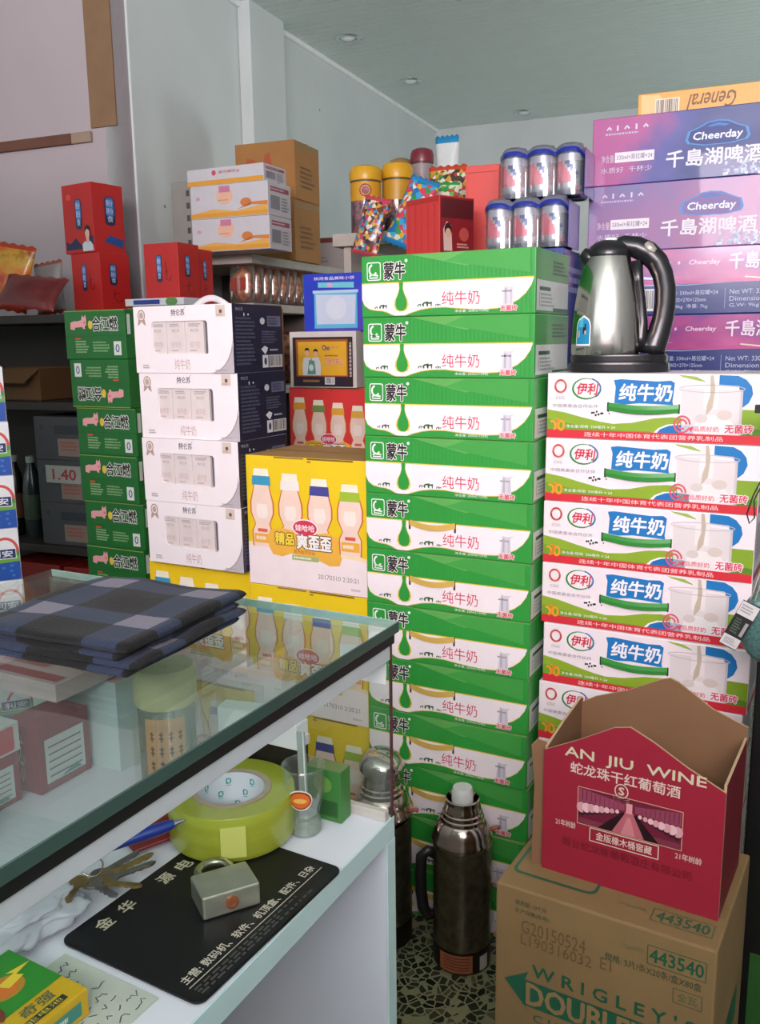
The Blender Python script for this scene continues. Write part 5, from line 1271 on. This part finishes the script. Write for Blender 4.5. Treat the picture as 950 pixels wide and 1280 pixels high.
# crumpled clear bag
bm = bmesh.new(); bmesh.ops.create_icosphere(bm, subdivisions=5, radius=1)
for v in bm.verts:
    n = v.co.copy(); q = mnoise.noise(n*1.6)*.35+mnoise.ridged_multi_fractal(n*2.2, 1, 2, 4, 1, 1.5)*.10+mnoise.noise(n*7)*.08
    k = 1+q-.15; v.co = Vector((n.x*.082*k, n.y*.056*k, max(.0, .013+n.z*.017*k)))
PB = bpy.data.materials.new('bag_plastic'); PB.use_nodes = True; b_ = PB.node_tree.nodes['Principled BSDF']
b_.inputs['Base Color'].default_value = lin('#c9cfd8'); b_.inputs['Roughness'].default_value = .22; b_.inputs['Alpha'].default_value = .72; b_.inputs['Coat Weight'].default_value = .5
o = mesh_from('plastic_bag', bm, PB, None, True); o.location = (-.350, .742, Z0+.0005); o.rotation_euler = (0, 0, rad(50)); tag(o, 'crumpled translucent plastic bag on the counter deck at the left edge', 'plastic bag')
# ---- packs inside the case, seen through the top glass
def pack(name, label, cat, x, y, z, w, d, h, base, rz=0, group=None, top=None):
    t = thing(name, label, cat, cw(x+w/2, y+d/2, z), -CT+rad(rz), group)
    carton(t, w, d, h, mat(base, .45, var=.05), mat(top, .5) if top else None, seam=False, bev=.001); return t
def label_pack(label, x, y, z, top='#8d2a30', base='#7c2228', w=.058, d=.08, h=.085):
    t = pack('tea_pack', label, 'pack', x, y, z, w, d, h, base, 0, 'small red packs inside the counter', top)
    p = Print(w, h); p.text('花茶', .25,.15,.6,.85,'#c8b0a8',1,rot=0); p.build('front_print', t, FR(w, d))
    s = Print(d, h); s.poly([(.12,.12),(.88,.12),(.88,.78),(.12,.78)], '#c4d0cc', 1)
    for k in range(5): s.rect(.18,.2+.11*k,.82,.225+.11*k,'#6a5a58',2)
    s.poly([(.4,.14),(.8,.14),(.7,.24)], '#2f8a7c', 3); s.build('label_panel', t, SI(w, d)); return t
label_pack('dark red pack with a pale label panel, nearest the jar inside the counter', -.455, -.150, Z0)
label_pack('dark red pack with a pale label panel, under the bright red pack', -.470, -.245, Z0, h=.062)
t = pack('candy_box', 'bright red and white small box stacked on a dark red pack inside the counter', 'box', -.472, -.247, Z0+.063, .062, .084, .036, '#c8ccc8', 0, None, '#b8c0bc')
p = Print(.084, .036); p.rrect(.1,.1,.9,.92,.004,'#c0343c',1); p.text('糖', .35,.3,.65,.75,'#e8a49c',2); p.build('side_print', t, SI(.062, .084)); p = Print(.062, .036); p.rect(.05,.1,.9,.9,'#b42c34',1); p.build('front_print', t, FR(.062, .084))
label_pack('dark red pack with a pale label panel, farthest left inside the counter', -.475, -.355, Z0, h=.07)
t = pack('candy_box', 'small red and white box nearest the plastic bag inside the counter', 'box', -.405, -.335, Z0, .05, .075, .06, '#d0d4d0'); p = Print(.05, .06); p.rect(.12,.08,.9,.9,'#b83038',1); p.build('front_print', t, FR(.05, .075)); p = Print(.075, .06); p.rect(.06,.08,.7,.9,'#b83038',1); p.build('side_print', t, SI(.05, .075))
t = pack('striped_carton', 'white carton with red striped top inside the counter beside the jar', 'carton', -.505, -.062, Z0, .150, .04, .118, '#c3d6d2', 0, None, '#c9a0a0')
p = Print(.150, .04)
for k in range(5): p.rect(.04+.19*k,.1,.15+.19*k,.9,'#a84a50',1)
p.build('top_print', t, TO(.150, .04, .118))
t = pack('striped_carton', 'flat pink and white carton lying across the packs under the towel', 'carton', -.510, -.14, Z0+.119, .14, .12, .022, '#c8b4b4', 0, None, '#c7a8a8')
p = Print(.14, .12); p.rect(.05,.06,.95,.2,'#a84a50',1); p.rect(.05,.3,.6,.45,'#b86a6c',1); p.rect(.05,.55,.95,.7,'#a84a50',1); p.rect(.3,.76,.9,.9,'#c8d0cc',1); p.build('top_print', t, TO(.14, .12, .022))
t = thing('screw_jar', 'clear jar with a cream lid and a kraft label inside the counter', 'jar', cw(-.262, -.075, Z0), -CT)
lathe('jar_body', [(0, 0), (.030, 0), (.033, .004), (.033, .118), (.031, .122)], clear_mat('jar_clear', '#dfeae6', .08, .05, .25, '#b4c8c4'), t, 40)
lathe('lid', [(.0345, .118), (.0365, .122), (.0365, .158), (.034, .163), (.02, .164), (0, .164)], mat('#cfd0a2', .45), t, 40)
bm = bmesh.new(); g = []
for j in range(2): g.append([bm.verts.new((.0334*math.cos(rad(-95+6*k)), .0334*math.sin(rad(-95+6*k)), .012+.096*j)) for k in range(15)])
for k in range(14): f = bm.faces.new((g[0][k], g[0][k+1], g[1][k+1], g[1][k])); f.smooth = True
mesh_from('kraft_label', bm, mat('#c39a72', .7), t)
bm = bmesh.new()
for row in range(4):
    for c_ in range(4):
        a0 = -84+19*c_; z = .03+.018*row
        for du, dv, w2, h2 in ((0, 0, 9, .002), (0, .005, 9, .002), (3, -.003, 3, .012)):
            q = [bm.verts.new((.0337*math.cos(rad(a)), .0337*math.sin(rad(a)), zz)) for a, zz in ((a0+du, z+dv), (a0+du+w2, z+dv), (a0+du+w2, z+dv+h2), (a0+du, z+dv+h2))]; bm.faces.new(q)
mesh_from('label_marks', bm, mat('#4a3a30', .6), t)
o = tube('charger_cable', [cw(-.302+.004*math.sin(k*.9), -.055+.002*k, Z0+.003+.0115*(k if k < 9 else 9-.0*k)) for k in range(10)] + [cw(-.298, -.028, Z0+.108), cw(-.296, -.024, Z0+.06), cw(-.299, -.021, Z0+.003)], .0013, mat('#2c3436', .4), None, 8); tag(o, 'thin dark cable hanging beside the cream-lidded jar inside the counter', 'cable')
t = pack('black_box', 'black box with thin coloured lines behind the tape roll on the deck', 'box', -.215, -.0405, Z0, .115, .020, .075, '#17100f'); p = Print(.115, .075); p.rect(.25,.62,.8,.635,'#8a3a2c',1); p.rect(.28,.55,.75,.565,'#5a7a3c',1); p.rect(.55,.25,.9,.3,'#5a1c1c',1); p.text('金', .3,.72,.36,.85,'#b8a890',1); p.build('front_print', t, FR(.115, .020))
t = pack('white_adapter', 'white rounded plastic block lying on the black box', 'adapter', -.150, -.044, Z0+.0755, .05, .024, .03, '#dfe3e6'); box('cable_socket', .0252, -.006, .004, .031, .006, .016, mat('#c8ccd0', .4), t, .001)
t = pack('paper_wad', 'folded white paper slip leaning by the cream-lidded jar', 'paper', -.212, -.042, Z0+.0755, .055, .024, .034, '#c6d4d0', 12); p = Print(.055, .034); p.poly([(.05,.05),(.9,.1),(.95,.9),(.4,.95)], '#dde6e2', 1); p.build('fold', t, FR(.055, .024))
t = pack('green_box', 'small dark green box behind the shot glass on the deck', 'box', -.090, -.044, Z0+.0, .046, .022, .062, '#3c7a38', 0, None, '#6a7a44'); p = Print(.046, .062); p.rect(.1,.1,.9,.4,'#2c5a2c',1); p.ell(.5,.7,.012,.010,'#6a9a48',1); p.build('front_print', t, FR(.046, .022))

# folded towel on the glass
def plaid():
    m = bpy.data.materials.new('plaid_terry'); m.use_nodes = True; nt = m.node_tree; b = nt.nodes['Principled BSDF']; N = nt.nodes.new; L = nt.links.new
    tc = N('ShaderNodeTexCoord'); sp = N('ShaderNodeSeparateXYZ'); L(tc.outputs['Object'], sp.inputs[0])
    def stripe(o, freq, off):
        a = N('ShaderNodeMath'); a.operation = 'MULTIPLY_ADD'; a.inputs[1].default_value = freq; a.inputs[2].default_value = off; L(o, a.inputs[0])
        f = N('ShaderNodeMath'); f.operation = 'FRACT'; L(a.outputs[0], f.inputs[0])
        g = N('ShaderNodeMath'); g.operation = 'GREATER_THAN'; g.inputs[1].default_value = .66; L(f.outputs[0], g.inputs[0]); return g.outputs[0]
    sx = stripe(sp.outputs['X'], 8.2, .30); sy = stripe(sp.outputs['Y'], 9.5, .18)
    ad = N('ShaderNodeMath'); ad.operation = 'ADD'; L(sx, ad.inputs[0]); L(sy, ad.inputs[1])
    hf = N('ShaderNodeMath'); hf.operation = 'MULTIPLY'; hf.inputs[1].default_value = .5; L(ad.outputs[0], hf.inputs[0])
    r = N('ShaderNodeValToRGB'); r.color_ramp.interpolation = 'CONSTANT'; e = r.color_ramp.elements; e[0].color = lin('#07080c'); e[1].color = lin('#29344f'); e[1].position = .25; k = e.new(.75); k.color = lin('#85808f'); L(hf.outputs[0], r.inputs[0])
    n = N('ShaderNodeTexNoise'); n.inputs['Scale'].default_value = 500; n.inputs['Detail'].default_value = 4; L(tc.outputs['Object'], n.inputs['Vector'])
    mx = N('ShaderNodeMix'); mx.data_type = 'RGBA'; mx.blend_type = 'MULTIPLY'; mx.inputs[0].default_value = .5; L(r.outputs[0], mx.inputs[6]); L(n.outputs['Color'], mx.inputs[7]); L(mx.outputs[2], b.inputs['Base Color'])
    b.inputs['Roughness'].default_value = .95; b.inputs['Sheen Weight'].default_value = .05
    bp = N('ShaderNodeBump'); bp.inputs['Strength'].default_value = .6; bp.inputs['Distance'].default_value = .002; L(n.outputs['Fac'], bp.inputs['Height']); L(bp.outputs[0], b.inputs['Normal'])
    return m
PL = plaid()
tw = thing('folded_towel', 'folded black and blue plaid towel lying on the glass counter top', 'towel', (-.279, .894, .8703), rad(-25))
TWA = mat('#2f4266', .95, var=.15, vs=80, bump=.4, bs=400)
def towel_layer(name, z0, th, w, d, ox, oy, rz, seed, m):
    bm = bmesh.new(); nx, ny = 26, 20; R_ = th/2; top, bot = [], []
    for sgn, G in ((1, top), (-1, bot)):
        for j in range(ny+1):
            row = []
            for i in range(nx+1):
                u, v = math.sin(PI/2*(i/nx*2-1)), math.sin(PI/2*(j/ny*2-1)); ku, kv = 1-R_*1.2/(w/2), 1-R_*1.2/(d/2)
                e = math.sqrt(max(0, 1-max(0, (abs(u)-ku)/(1-ku))**2))*math.sqrt(max(0, 1-max(0, (abs(v)-kv)/(1-kv))**2))
                wob = mnoise.noise(Vector((u*1.6+seed, v*1.6, 0)))*.004*(1 if sgn > 0 else .25)
                x = u*w/2*(1+.03*mnoise.noise(Vector((v*2, seed, 1)))); y = v*d/2*(1+.03*mnoise.noise(Vector((u*2, seed, 2))))
                row.append(bm.verts.new((x, y, max(.0004-z0 if z0 < .001 else -.002, th/2+sgn*R_*e+wob*e))))
            G.append(row)
    for j in range(ny):
        for i in range(nx):
            f = bm.faces.new((top[j][i], top[j][i+1], top[j+1][i+1], top[j+1][i])); f.smooth = True; f = bm.faces.new((bot[j][i], bot[j+1][i], bot[j+1][i+1], bot[j][i+1])); f.smooth = True
    for j in range(ny):
        for i, fl_ in ((0, 0), (nx, 1)):
            q = (top[j][i], top[j+1][i], bot[j+1][i], bot[j][i]); f = bm.faces.new(q if fl_ == 0 else tuple(reversed(q))); f.smooth = True
    for i in range(nx):
        for j, fl_ in ((0, 1), (ny, 0)):
            q = (top[j][i], top[j][i+1], bot[j][i+1], bot[j][i]); f = bm.faces.new(q if fl_ == 0 else tuple(reversed(q))); f.smooth = True
    bmesh.ops.recalc_face_normals(bm, faces=bm.faces)
    o = mesh_from(name, bm, m, tw); o.location = (ox, oy, z0); o.rotation_euler = (0, 0, rad(rz)); return o
towel_layer('towel_fold', .0, .009, .180, .185, .006, -.004, 0, 1, PL)
towel_layer('towel_fold', .0084, .008, .188, .190, .010, -.002, 2, 5, PL)
towel_layer('towel_fold', .0159, .008, .184, .188, .0, .0, -2, 9, PL)
towel_layer('towel_fold', .0234, .010, .196, .20, .0, .002, 1, 13, PL)

# ================================================================= thermos flasks on the floor
def thermos(label, x, y, rz, s=1.0):
    t = thing('thermos_flask', label, 'thermos', (x, y, 0), rad(rz), 'steel thermos flasks on the floor'); t.scale = (s, s, s)
    body = bpy.data.materials.get('thermos_shell')
    if not body:
        body = mat('#6a6250', .3, .85, var=.35, vs=60, bump=.15, bs=120); body.name = 'thermos_shell'
    CH = mat('#b9a9a0', .14, 1.0, var=.03)
    lathe('base_band', [(0, 0), (.052, 0), (.055, .003), (.0553, .045), (.055, .047)], mat('#1c1614', .35, .3), t, 40)
    lathe('body', [(.0548, .047), (.055, .05), (.055, .245), (.054, .25)], body, t, 48, cap=False)
    lathe('shoulder', [(.0555, .246), (.0575, .25), (.0575, .258), (.0545, .262), (.053, .272), (.046, .287), (.041, .292), (.0405, .299), (.038, .301), (.0375, .308), (.035, .310), (.0345, .318), (.032, .322), (.0325, .334), (.030, .336), (.028, .330)], CH, t, 48, cap=False)
    lathe('stopper', [(0, .322), (.020, .322), (.0205, .345), (.019, .352), (.0175, .356), (0, .357)], mat('#cfd2ce', .5), t, 28)
    tube('handle', [(-.052, 0, .225), (-.066, 0, .232), (-.078, 0, .222), (-.080, 0, .19), (-.079, 0, .15), (-.075, 0, .115), (-.066, 0, .098), (-.052, 0, .10)], .0085, mat('#151214', .4), t, 10, flat=1.3)
    tube('pour_lug', [(.052, 0, .262), (.066, 0, .268), (.071, 0, .266)], .004, mat('#a05a48', .4), t, 8)
    bm = bmesh.new()
    for a0, a1, mi in ((-150, -82, 0), (-66, -45, 1)):
        g = [[bm.verts.new((.0558*math.cos(rad(a0+(a1-a0)*k/10)), .0558*math.sin(rad(a0+(a1-a0)*k/10)), z)) for k in range(11)] for z in (.006, .043 if mi == 0 else .036)]
        for k in range(10): f = bm.faces.new((g[0][k], g[0][k+1], g[1][k+1], g[1][k])); f.material_index = mi
    mesh_from('base_label', bm, [mat('#9a5a3c', .5), mat('#b8b0a8', .5)], t)
    bm = bmesh.new()
    for k in range(5):
        z = .012+.006*k; g = [[bm.verts.new((.0561*math.cos(rad(-140+52*q/8)), .0561*math.sin(rad(-140+52*q/8)), zz)) for q in range(9)] for zz in (z, z+.0018)]
        for q in range(8): bm.faces.new((g[0][q], g[0][q+1], g[1][q+1], g[1][q]))
    mesh_from('label_print', bm, mat('#5a2c1c', .5), t)
    return t
thermos('steel thermos flask with a white stopper in front of the green milk stack', .147, 1.528, 8)
t2 = thermos('steel thermos flask with a tilted chrome cup, half hidden behind the counter end', -.004, 1.60, -20, 1.06)
for c in list(t2.children):
    if c.name.startswith('stopper'): bpy.data.objects.remove(c)
o = lathe('cup_lid', [(.036, 0), (.042, .004), (.040, .02), (.030, .034), (.012, .040), (0, .0405)], mat('#c8c0ba', .12, 1.0), t2, 32); o.location = (.0, 0, .333); o.rotation_euler = (rad(6), rad(14), 0)

# ================================================================= gum carton and cut-down wine box
WGX, WGY, WGT = .153, 1.105, 31; w, d, h = .29, .24, .44
t = thing('gum_carton', 'large brown carton with green lettering under the cut-open red wine box', 'carton', corner_to_centre(WGX, WGY, w, d, WGT)+(0,), -rad(WGT))
KR = mat('#836a44', .75, var=.09, vs=9, bump=.08, bs=60); carton(t, w, d, h, KR, None, bev=.003, seam=False)
GR = '#1f5a40'
p = Print(w, h)
p.text('保质期: 10个月', .10,.945,.25,.962,'#2c4a34',1); p.text('生产日期(批号):', .10,.917,.27,.934,'#2c4a34',1)
p.text('G20150524', .13,.855,.44,.90,'#6b5436',1); p.text('L190316032', .13,.815,.47,.852,'#6b5436',1); p.text('E1', .51,.825,.56,.865,'#6b5436',1)
p.text('产品代码:', .60,.92,.70,.936,'#5a6a48',1); p.frame(.715,.895,.96,.955,.0012,'#3a5a40',1); p.text('443540', .725,.905,.95,.946,GR,1,bold=.02)
p.text('规格: 5片/条X20条/盒X80盒', .53,.86,.945,.886,'#2c4a34',1); p.frame(.83,.80,.95,.845,.001,'#4a5a40',1); p.text('全瓦', .85,.81,.93,.836,'#4a5a40',1)
p.build('stamped_print', t, FR(w, d))
p = Print(w, h); p.poly([(.05,.675),(.17,.725),(.155,.695),(.985,.695),(.985,.605),(.155,.605),(.18,.585)], GR, 1); p.text('DOUBLEMINT', .165,.613,.965,.687,'#8f7550',2,bold=.035)
p.text("W R I G L E Y ' S", .19,.715,.93,.758,GR,1,bold=.02); p.text('C H E W I N G  G U M', .20,.558,.92,.585,GR,1,bold=.01); p.text('绿箭', .22,.475,.40,.54,GR,1,bold=.03); p.text('口香糖', .45,.475,.72,.535,GR,1,bold=.02)
p.smallprint(.05,.32,.3,.50,8,'#3c5a40',1,7); p.build('brand_lettering', t, FR(w, d))
p = Print(w, d); p.rrect(.03,.14,.44,.62,.012,GR,1); p.rrect(.045,.16,.425,.60,.010,KR,2); p.poly([(.07,.40),(.12,.45),(.12,.42),(.37,.42),(.40,.38),(.12,.38),(.12,.35)], GR, 3); p.text('CHEWING GUM', .12,.30,.37,.345,GR,3)
p.frame(.70,.09,.96,.20,.0012,'#3a5a40',1); p.text('443540', .72,.105,.945,.185,'#2c5a40',2,bold=.02); p.text('产品代码:', .55,.14,.68,.17,'#5a6a48',1); p.text('规格 8', .70,.24,.92,.29,'#7a6a48',1); p.build('top_print', t, TO(w, d, h))
s = Print(d, h); s.poly([(.2,.5),(.8,.5),(.8,.6),(.2,.6)], GR, 1); s.smallprint(.2,.2,.8,.4,5,'#3c5a40',1); s.build('side_print', t, SI(w, d))
sL = Print(d, h); sL.rect(.2,.45,.8,.6,GR,1); sL.smallprint(.2,.65,.8,.8,4,'#5a4a30',1); sL.build('side_print', t, LE(w, d))

w, d, T_ = .2365, .15, .0035
t = thing('wine_box', 'red wine carton cut open to a gable shape, standing on the gum carton', 'wine box', corner_to_centre(.221, 1.136, w, d, 31.3)+(.4402,), -rad(31.3))
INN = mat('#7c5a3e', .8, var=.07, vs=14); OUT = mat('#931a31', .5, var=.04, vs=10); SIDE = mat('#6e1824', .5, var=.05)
def vpanel(name, poly, P, U, V, thk, mout, min_):
    P, U, V = Vector(P), Vector(U), Vector(V); Nn = U.cross(V)
    bm = bmesh.new(); A = [bm.verts.new(P+U*x+V*y) for x, y in poly]; B = [bm.verts.new(P+U*x+V*y-Nn*thk) for x, y in poly]
    f = bm.faces.new(A); f.material_index = 0; f = bm.faces.new(list(reversed(B))); f.material_index = 1
    n = len(poly)
    for i in range(n): f = bm.faces.new((A[(i+1) % n], A[i], B[i], B[(i+1) % n])); f.material_index = 2
    bmesh.ops.recalc_face_normals(bm, faces=bm.faces)
    return mesh_from(name, bm, [mout, min_, mat('#b59a78', .8, var=.1, vs=60)], t)
vpanel('front_panel', [(0,0),(w,0),(w,.176),(w*.80,.198),(w*.62,.222),(w*.49,.236),(w*.40,.231),(w*.2,.203),(0,.178)], (-w/2, -d/2, 0), (1,0,0), (0,0,1), T_, OUT, INN)
vpanel('back_panel', [(0,0),(w,0),(w,.192),(w*.9,.207),(w*.7,.226),(w*.5,.252),(w*.45,.256),(w*.40,.252),(w*.2,.222),(0,.205)], (w/2, d/2, 0), (-1,0,0), (0,0,1), T_, OUT, INN).scale = (1, 1, 1)
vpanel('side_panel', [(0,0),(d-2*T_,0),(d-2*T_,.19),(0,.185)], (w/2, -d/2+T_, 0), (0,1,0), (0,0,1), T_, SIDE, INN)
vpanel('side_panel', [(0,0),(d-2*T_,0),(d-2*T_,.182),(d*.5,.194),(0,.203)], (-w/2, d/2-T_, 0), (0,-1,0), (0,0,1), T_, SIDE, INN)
box('bottom_panel', -w/2+T_, -d/2+T_, 0, w/2-T_, d/2-T_, .003, INN, t, .0003)
vpanel('torn_flap', [(0,0),(.018,0),(.016,.12),(.021,.18),(.012,.19),(0,.186)], (-w/2-.0002, -d/2+.010, 0), (-.92,-.39,0), (0,0,1), .0025, SIDE, INN)
H_ = .236
p = Print(w, H_)
p.text('AN  JIU  WINE', .125,.735,.90,.81,'#c9c3a6',1,bold=.02); p.text('蛇龙珠干红葡萄酒', .16,.655,.77,.725,'#d4bcb4',1,bold=.015)
p.arc(.455,.615,.0085,.0095,.0015,0,360,'#cbbcae',1,24); p.text('S', .44,.592,.47,.637,'#cbbcae',1,bold=.03)
for k in range(3): p.arc(.455,.578-.012*k,.011,.003,.001,180,360,'#cbbcae',1,8)
p.text('21年树龄', .08,.31,.20,.35,'#d4bcb4',1,bold=.01); p.text('21年树龄', .76,.30,.90,.34,'#d4bcb4',1,bold=.01)
p.frame(.285,.265,.67,.345,.0014,'#cbbcae',1); p.text('金版橡木桶窖藏', .32,.28,.635,.33,'#d4bcb4',1,bold=.015)
p.text('烟台蛇龙珠葡萄酒庄有限公司', .12,.19,.85,.245,'#6e1726',1,bold=.01); p.build('lettering', t, FR(w, d))
p = Print(w, H_); x0, x1, y0, y1 = .215, .785, .36, .575
p.frame(x0-.006,y0-.006,x1+.006,y1+.006,.0009,'#c8a88c',1); p.rect(x0,y0,x1,y1,'#6a1c34',1)
X = lambda u: x0+(x1-x0)*u; Yv = lambda v: y0+(y1-y0)*v
p.poly([(X(0),Yv(1)),(X(0),Yv(.62)),(X(.46),Yv(.66)),(X(.46),Yv(.85))], '#8f4058', 2); p.poly([(X(1),Yv(1)),(X(1),Yv(.62)),(X(.56),Yv(.66)),(X(.56),Yv(.85))], '#8a3c54', 2)
for k in range(9):
    f_ = k/9
    for a in (X(.04+.40*f_), X(.98-.40*f_)): p.rect(a-.004*(1-f_*.6), Yv(.68-.02*f_), a, Yv(.98-.16*f_), '#5a1c34', 3)
for k in range(8):
    f_ = k/8; r_ = .0068*(1-f_*.72); v = Yv(.46+.16*f_)
    for sg, a in ((1, X(.03+.41*f_)), (-1, X(.97-.41*f_))): p.ell(a, v, r_, r_*1.15, '#e2b4b8' if k % 2 else '#cf98a0', 4+k*.2, 12); p.ell(a+sg*.0012, v-r_*1.35, r_*.9, r_*1.5, '#3a1420', 3.9+k*.2, 12)
p.poly([(X(.33),Yv(0)),(X(.67),Yv(0)),(X(.54),Yv(.66)),(X(.47),Yv(.66))], '#b4606c', 3); p.rect(X(.475),Yv(.62),X(.535),Yv(.9),'#d89298',6); p.poly([(X(.43),Yv(0)),(X(.57),Yv(0)),(X(.52),Yv(.5)),(X(.49),Yv(.5))], '#c87c84', 4)
p.poly([(X(.20),Yv(0)),(X(.34),Yv(0)),(X(.465),Yv(.6)),(X(.44),Yv(.62))], '#220a12', 6); p.poly([(X(.80),Yv(0)),(X(.66),Yv(0)),(X(.55),Yv(.6)),(X(.575),Yv(.62))], '#220a12', 6)
p.poly([(X(0),Yv(0)),(X(.20),Yv(0)),(X(.26),Yv(.16)),(X(0),Yv(.16))], '#7a3044', 6); p.poly([(X(1),Yv(0)),(X(.80),Yv(0)),(X(.74),Yv(.16)),(X(1),Yv(.16))], '#7a3044', 6)
p.build('cellar_picture', t, FR(w, d))

# ================================================================= dark rack at the right edge with a hanging package
BKM = mat('#08090a', .45, var=.05)
rk = thing('dark_rack', 'black metal rack at the right edge beside the wine box', 'rack', (.555, 1.252, 0), -rad(28))
box('cabinet', 0, 0, 0, .34, .11, .72, BKM, rk, .003); box('post', .16, .04, .72, .18, .06, 1.2, BKM, rk, .001); box('hook_arm', -.03, .044, 1.06, .16, .056, 1.072, BKM, rk, .001)
box('pale_plate', -.0015, .05, .58, 0, .10, .66, mat('#8fb8a4', .5), rk, .0003); box('green_plate', .02, -.0016, .02, .2, 0, .22, mat('#2a5a24', .5), rk, .0003)
hx, hy = .552, 1.235
t = thing('hanging_package', 'clear teal blister package with a barcode card hanging at the right edge', 'package', (hx, hy, .70), -rad(25))
bm = bmesh.new(); bmesh.ops.create_uvsphere(bm, u_segments=24, v_segments=16, radius=1)
for v in bm.verts: v.co = Vector((.034*v.co.x, .018*v.co.y, .058+.055*v.co.z*(1+.15*v.co.x)))
mesh_from('blister', bm, clear_mat('blister_plastic', '#a8ccc8', .18, .08, .35, '#6f9c98'), t, True)
bm = bmesh.new(); bmesh.ops.create_uvsphere(bm, u_segments=16, v_segments=12, radius=1)
for v in bm.verts: v.co = Vector((.024*v.co.x, .010*v.co.y, .055+.040*v.co.z))
mesh_from('contents', bm, blend_mat('teal_parts', ['#17303a', '#2c5a60', '#8fc0bc', '#1c2c34'], 120, .3, .4), t, True)
cd = box('card', -.013, -.001, -.037, .013, 0, .037, mat('#1c1a1c', .5), t, .0003); cd.location = (-.030, -.022, .062); cd.rotation_euler = (0, rad(24), 0)
p = Print(.026, .074); p.rect(.02,.70,.98,.985,'#d0cccc',1); p.smallprint(.1,.76,.9,.94,3,'#8a8488',2); p.rect(.02,.02,.98,.24,'#c8c4c4',1); p.smallprint(.15,.06,.85,.2,4,'#7a7478',2); p.smallprint(.15,.3,.6,.64,6,'#5a6a58',1); p.rect(.72,.3,.9,.6,'#9a9698',1); p.build('card_print', cd, ((-.013, -.001, -.037), (1,0,0), (0,0,1)), .0002)
tube('string', [(-.018, -.02, .10), (.0, -.005, .17), (.02, .02, .25), (.03, .05, .362)], .0009, mat('#c8c4bc', .6), t, 6); tube('string', [(-.012, -.02, .10), (.008, -.005, .18), (.026, .02, .26), (.034, .05, .362)], .0009, mat('#c8c4bc', .6), t, 6)
lp = [(.0, .0, .30), (-.012, -.012, .28), (-.024, -.02, .25), (-.030, -.022, .225), (-.026, -.022, .212), (-.020, -.02, .22), (-.022, -.018, .245), (-.008, -.008, .28), (.012, .02, .33), (.022, .05, .362)]
tube('black_tie', lp, .0011, mat('#121212', .5), t, 6)
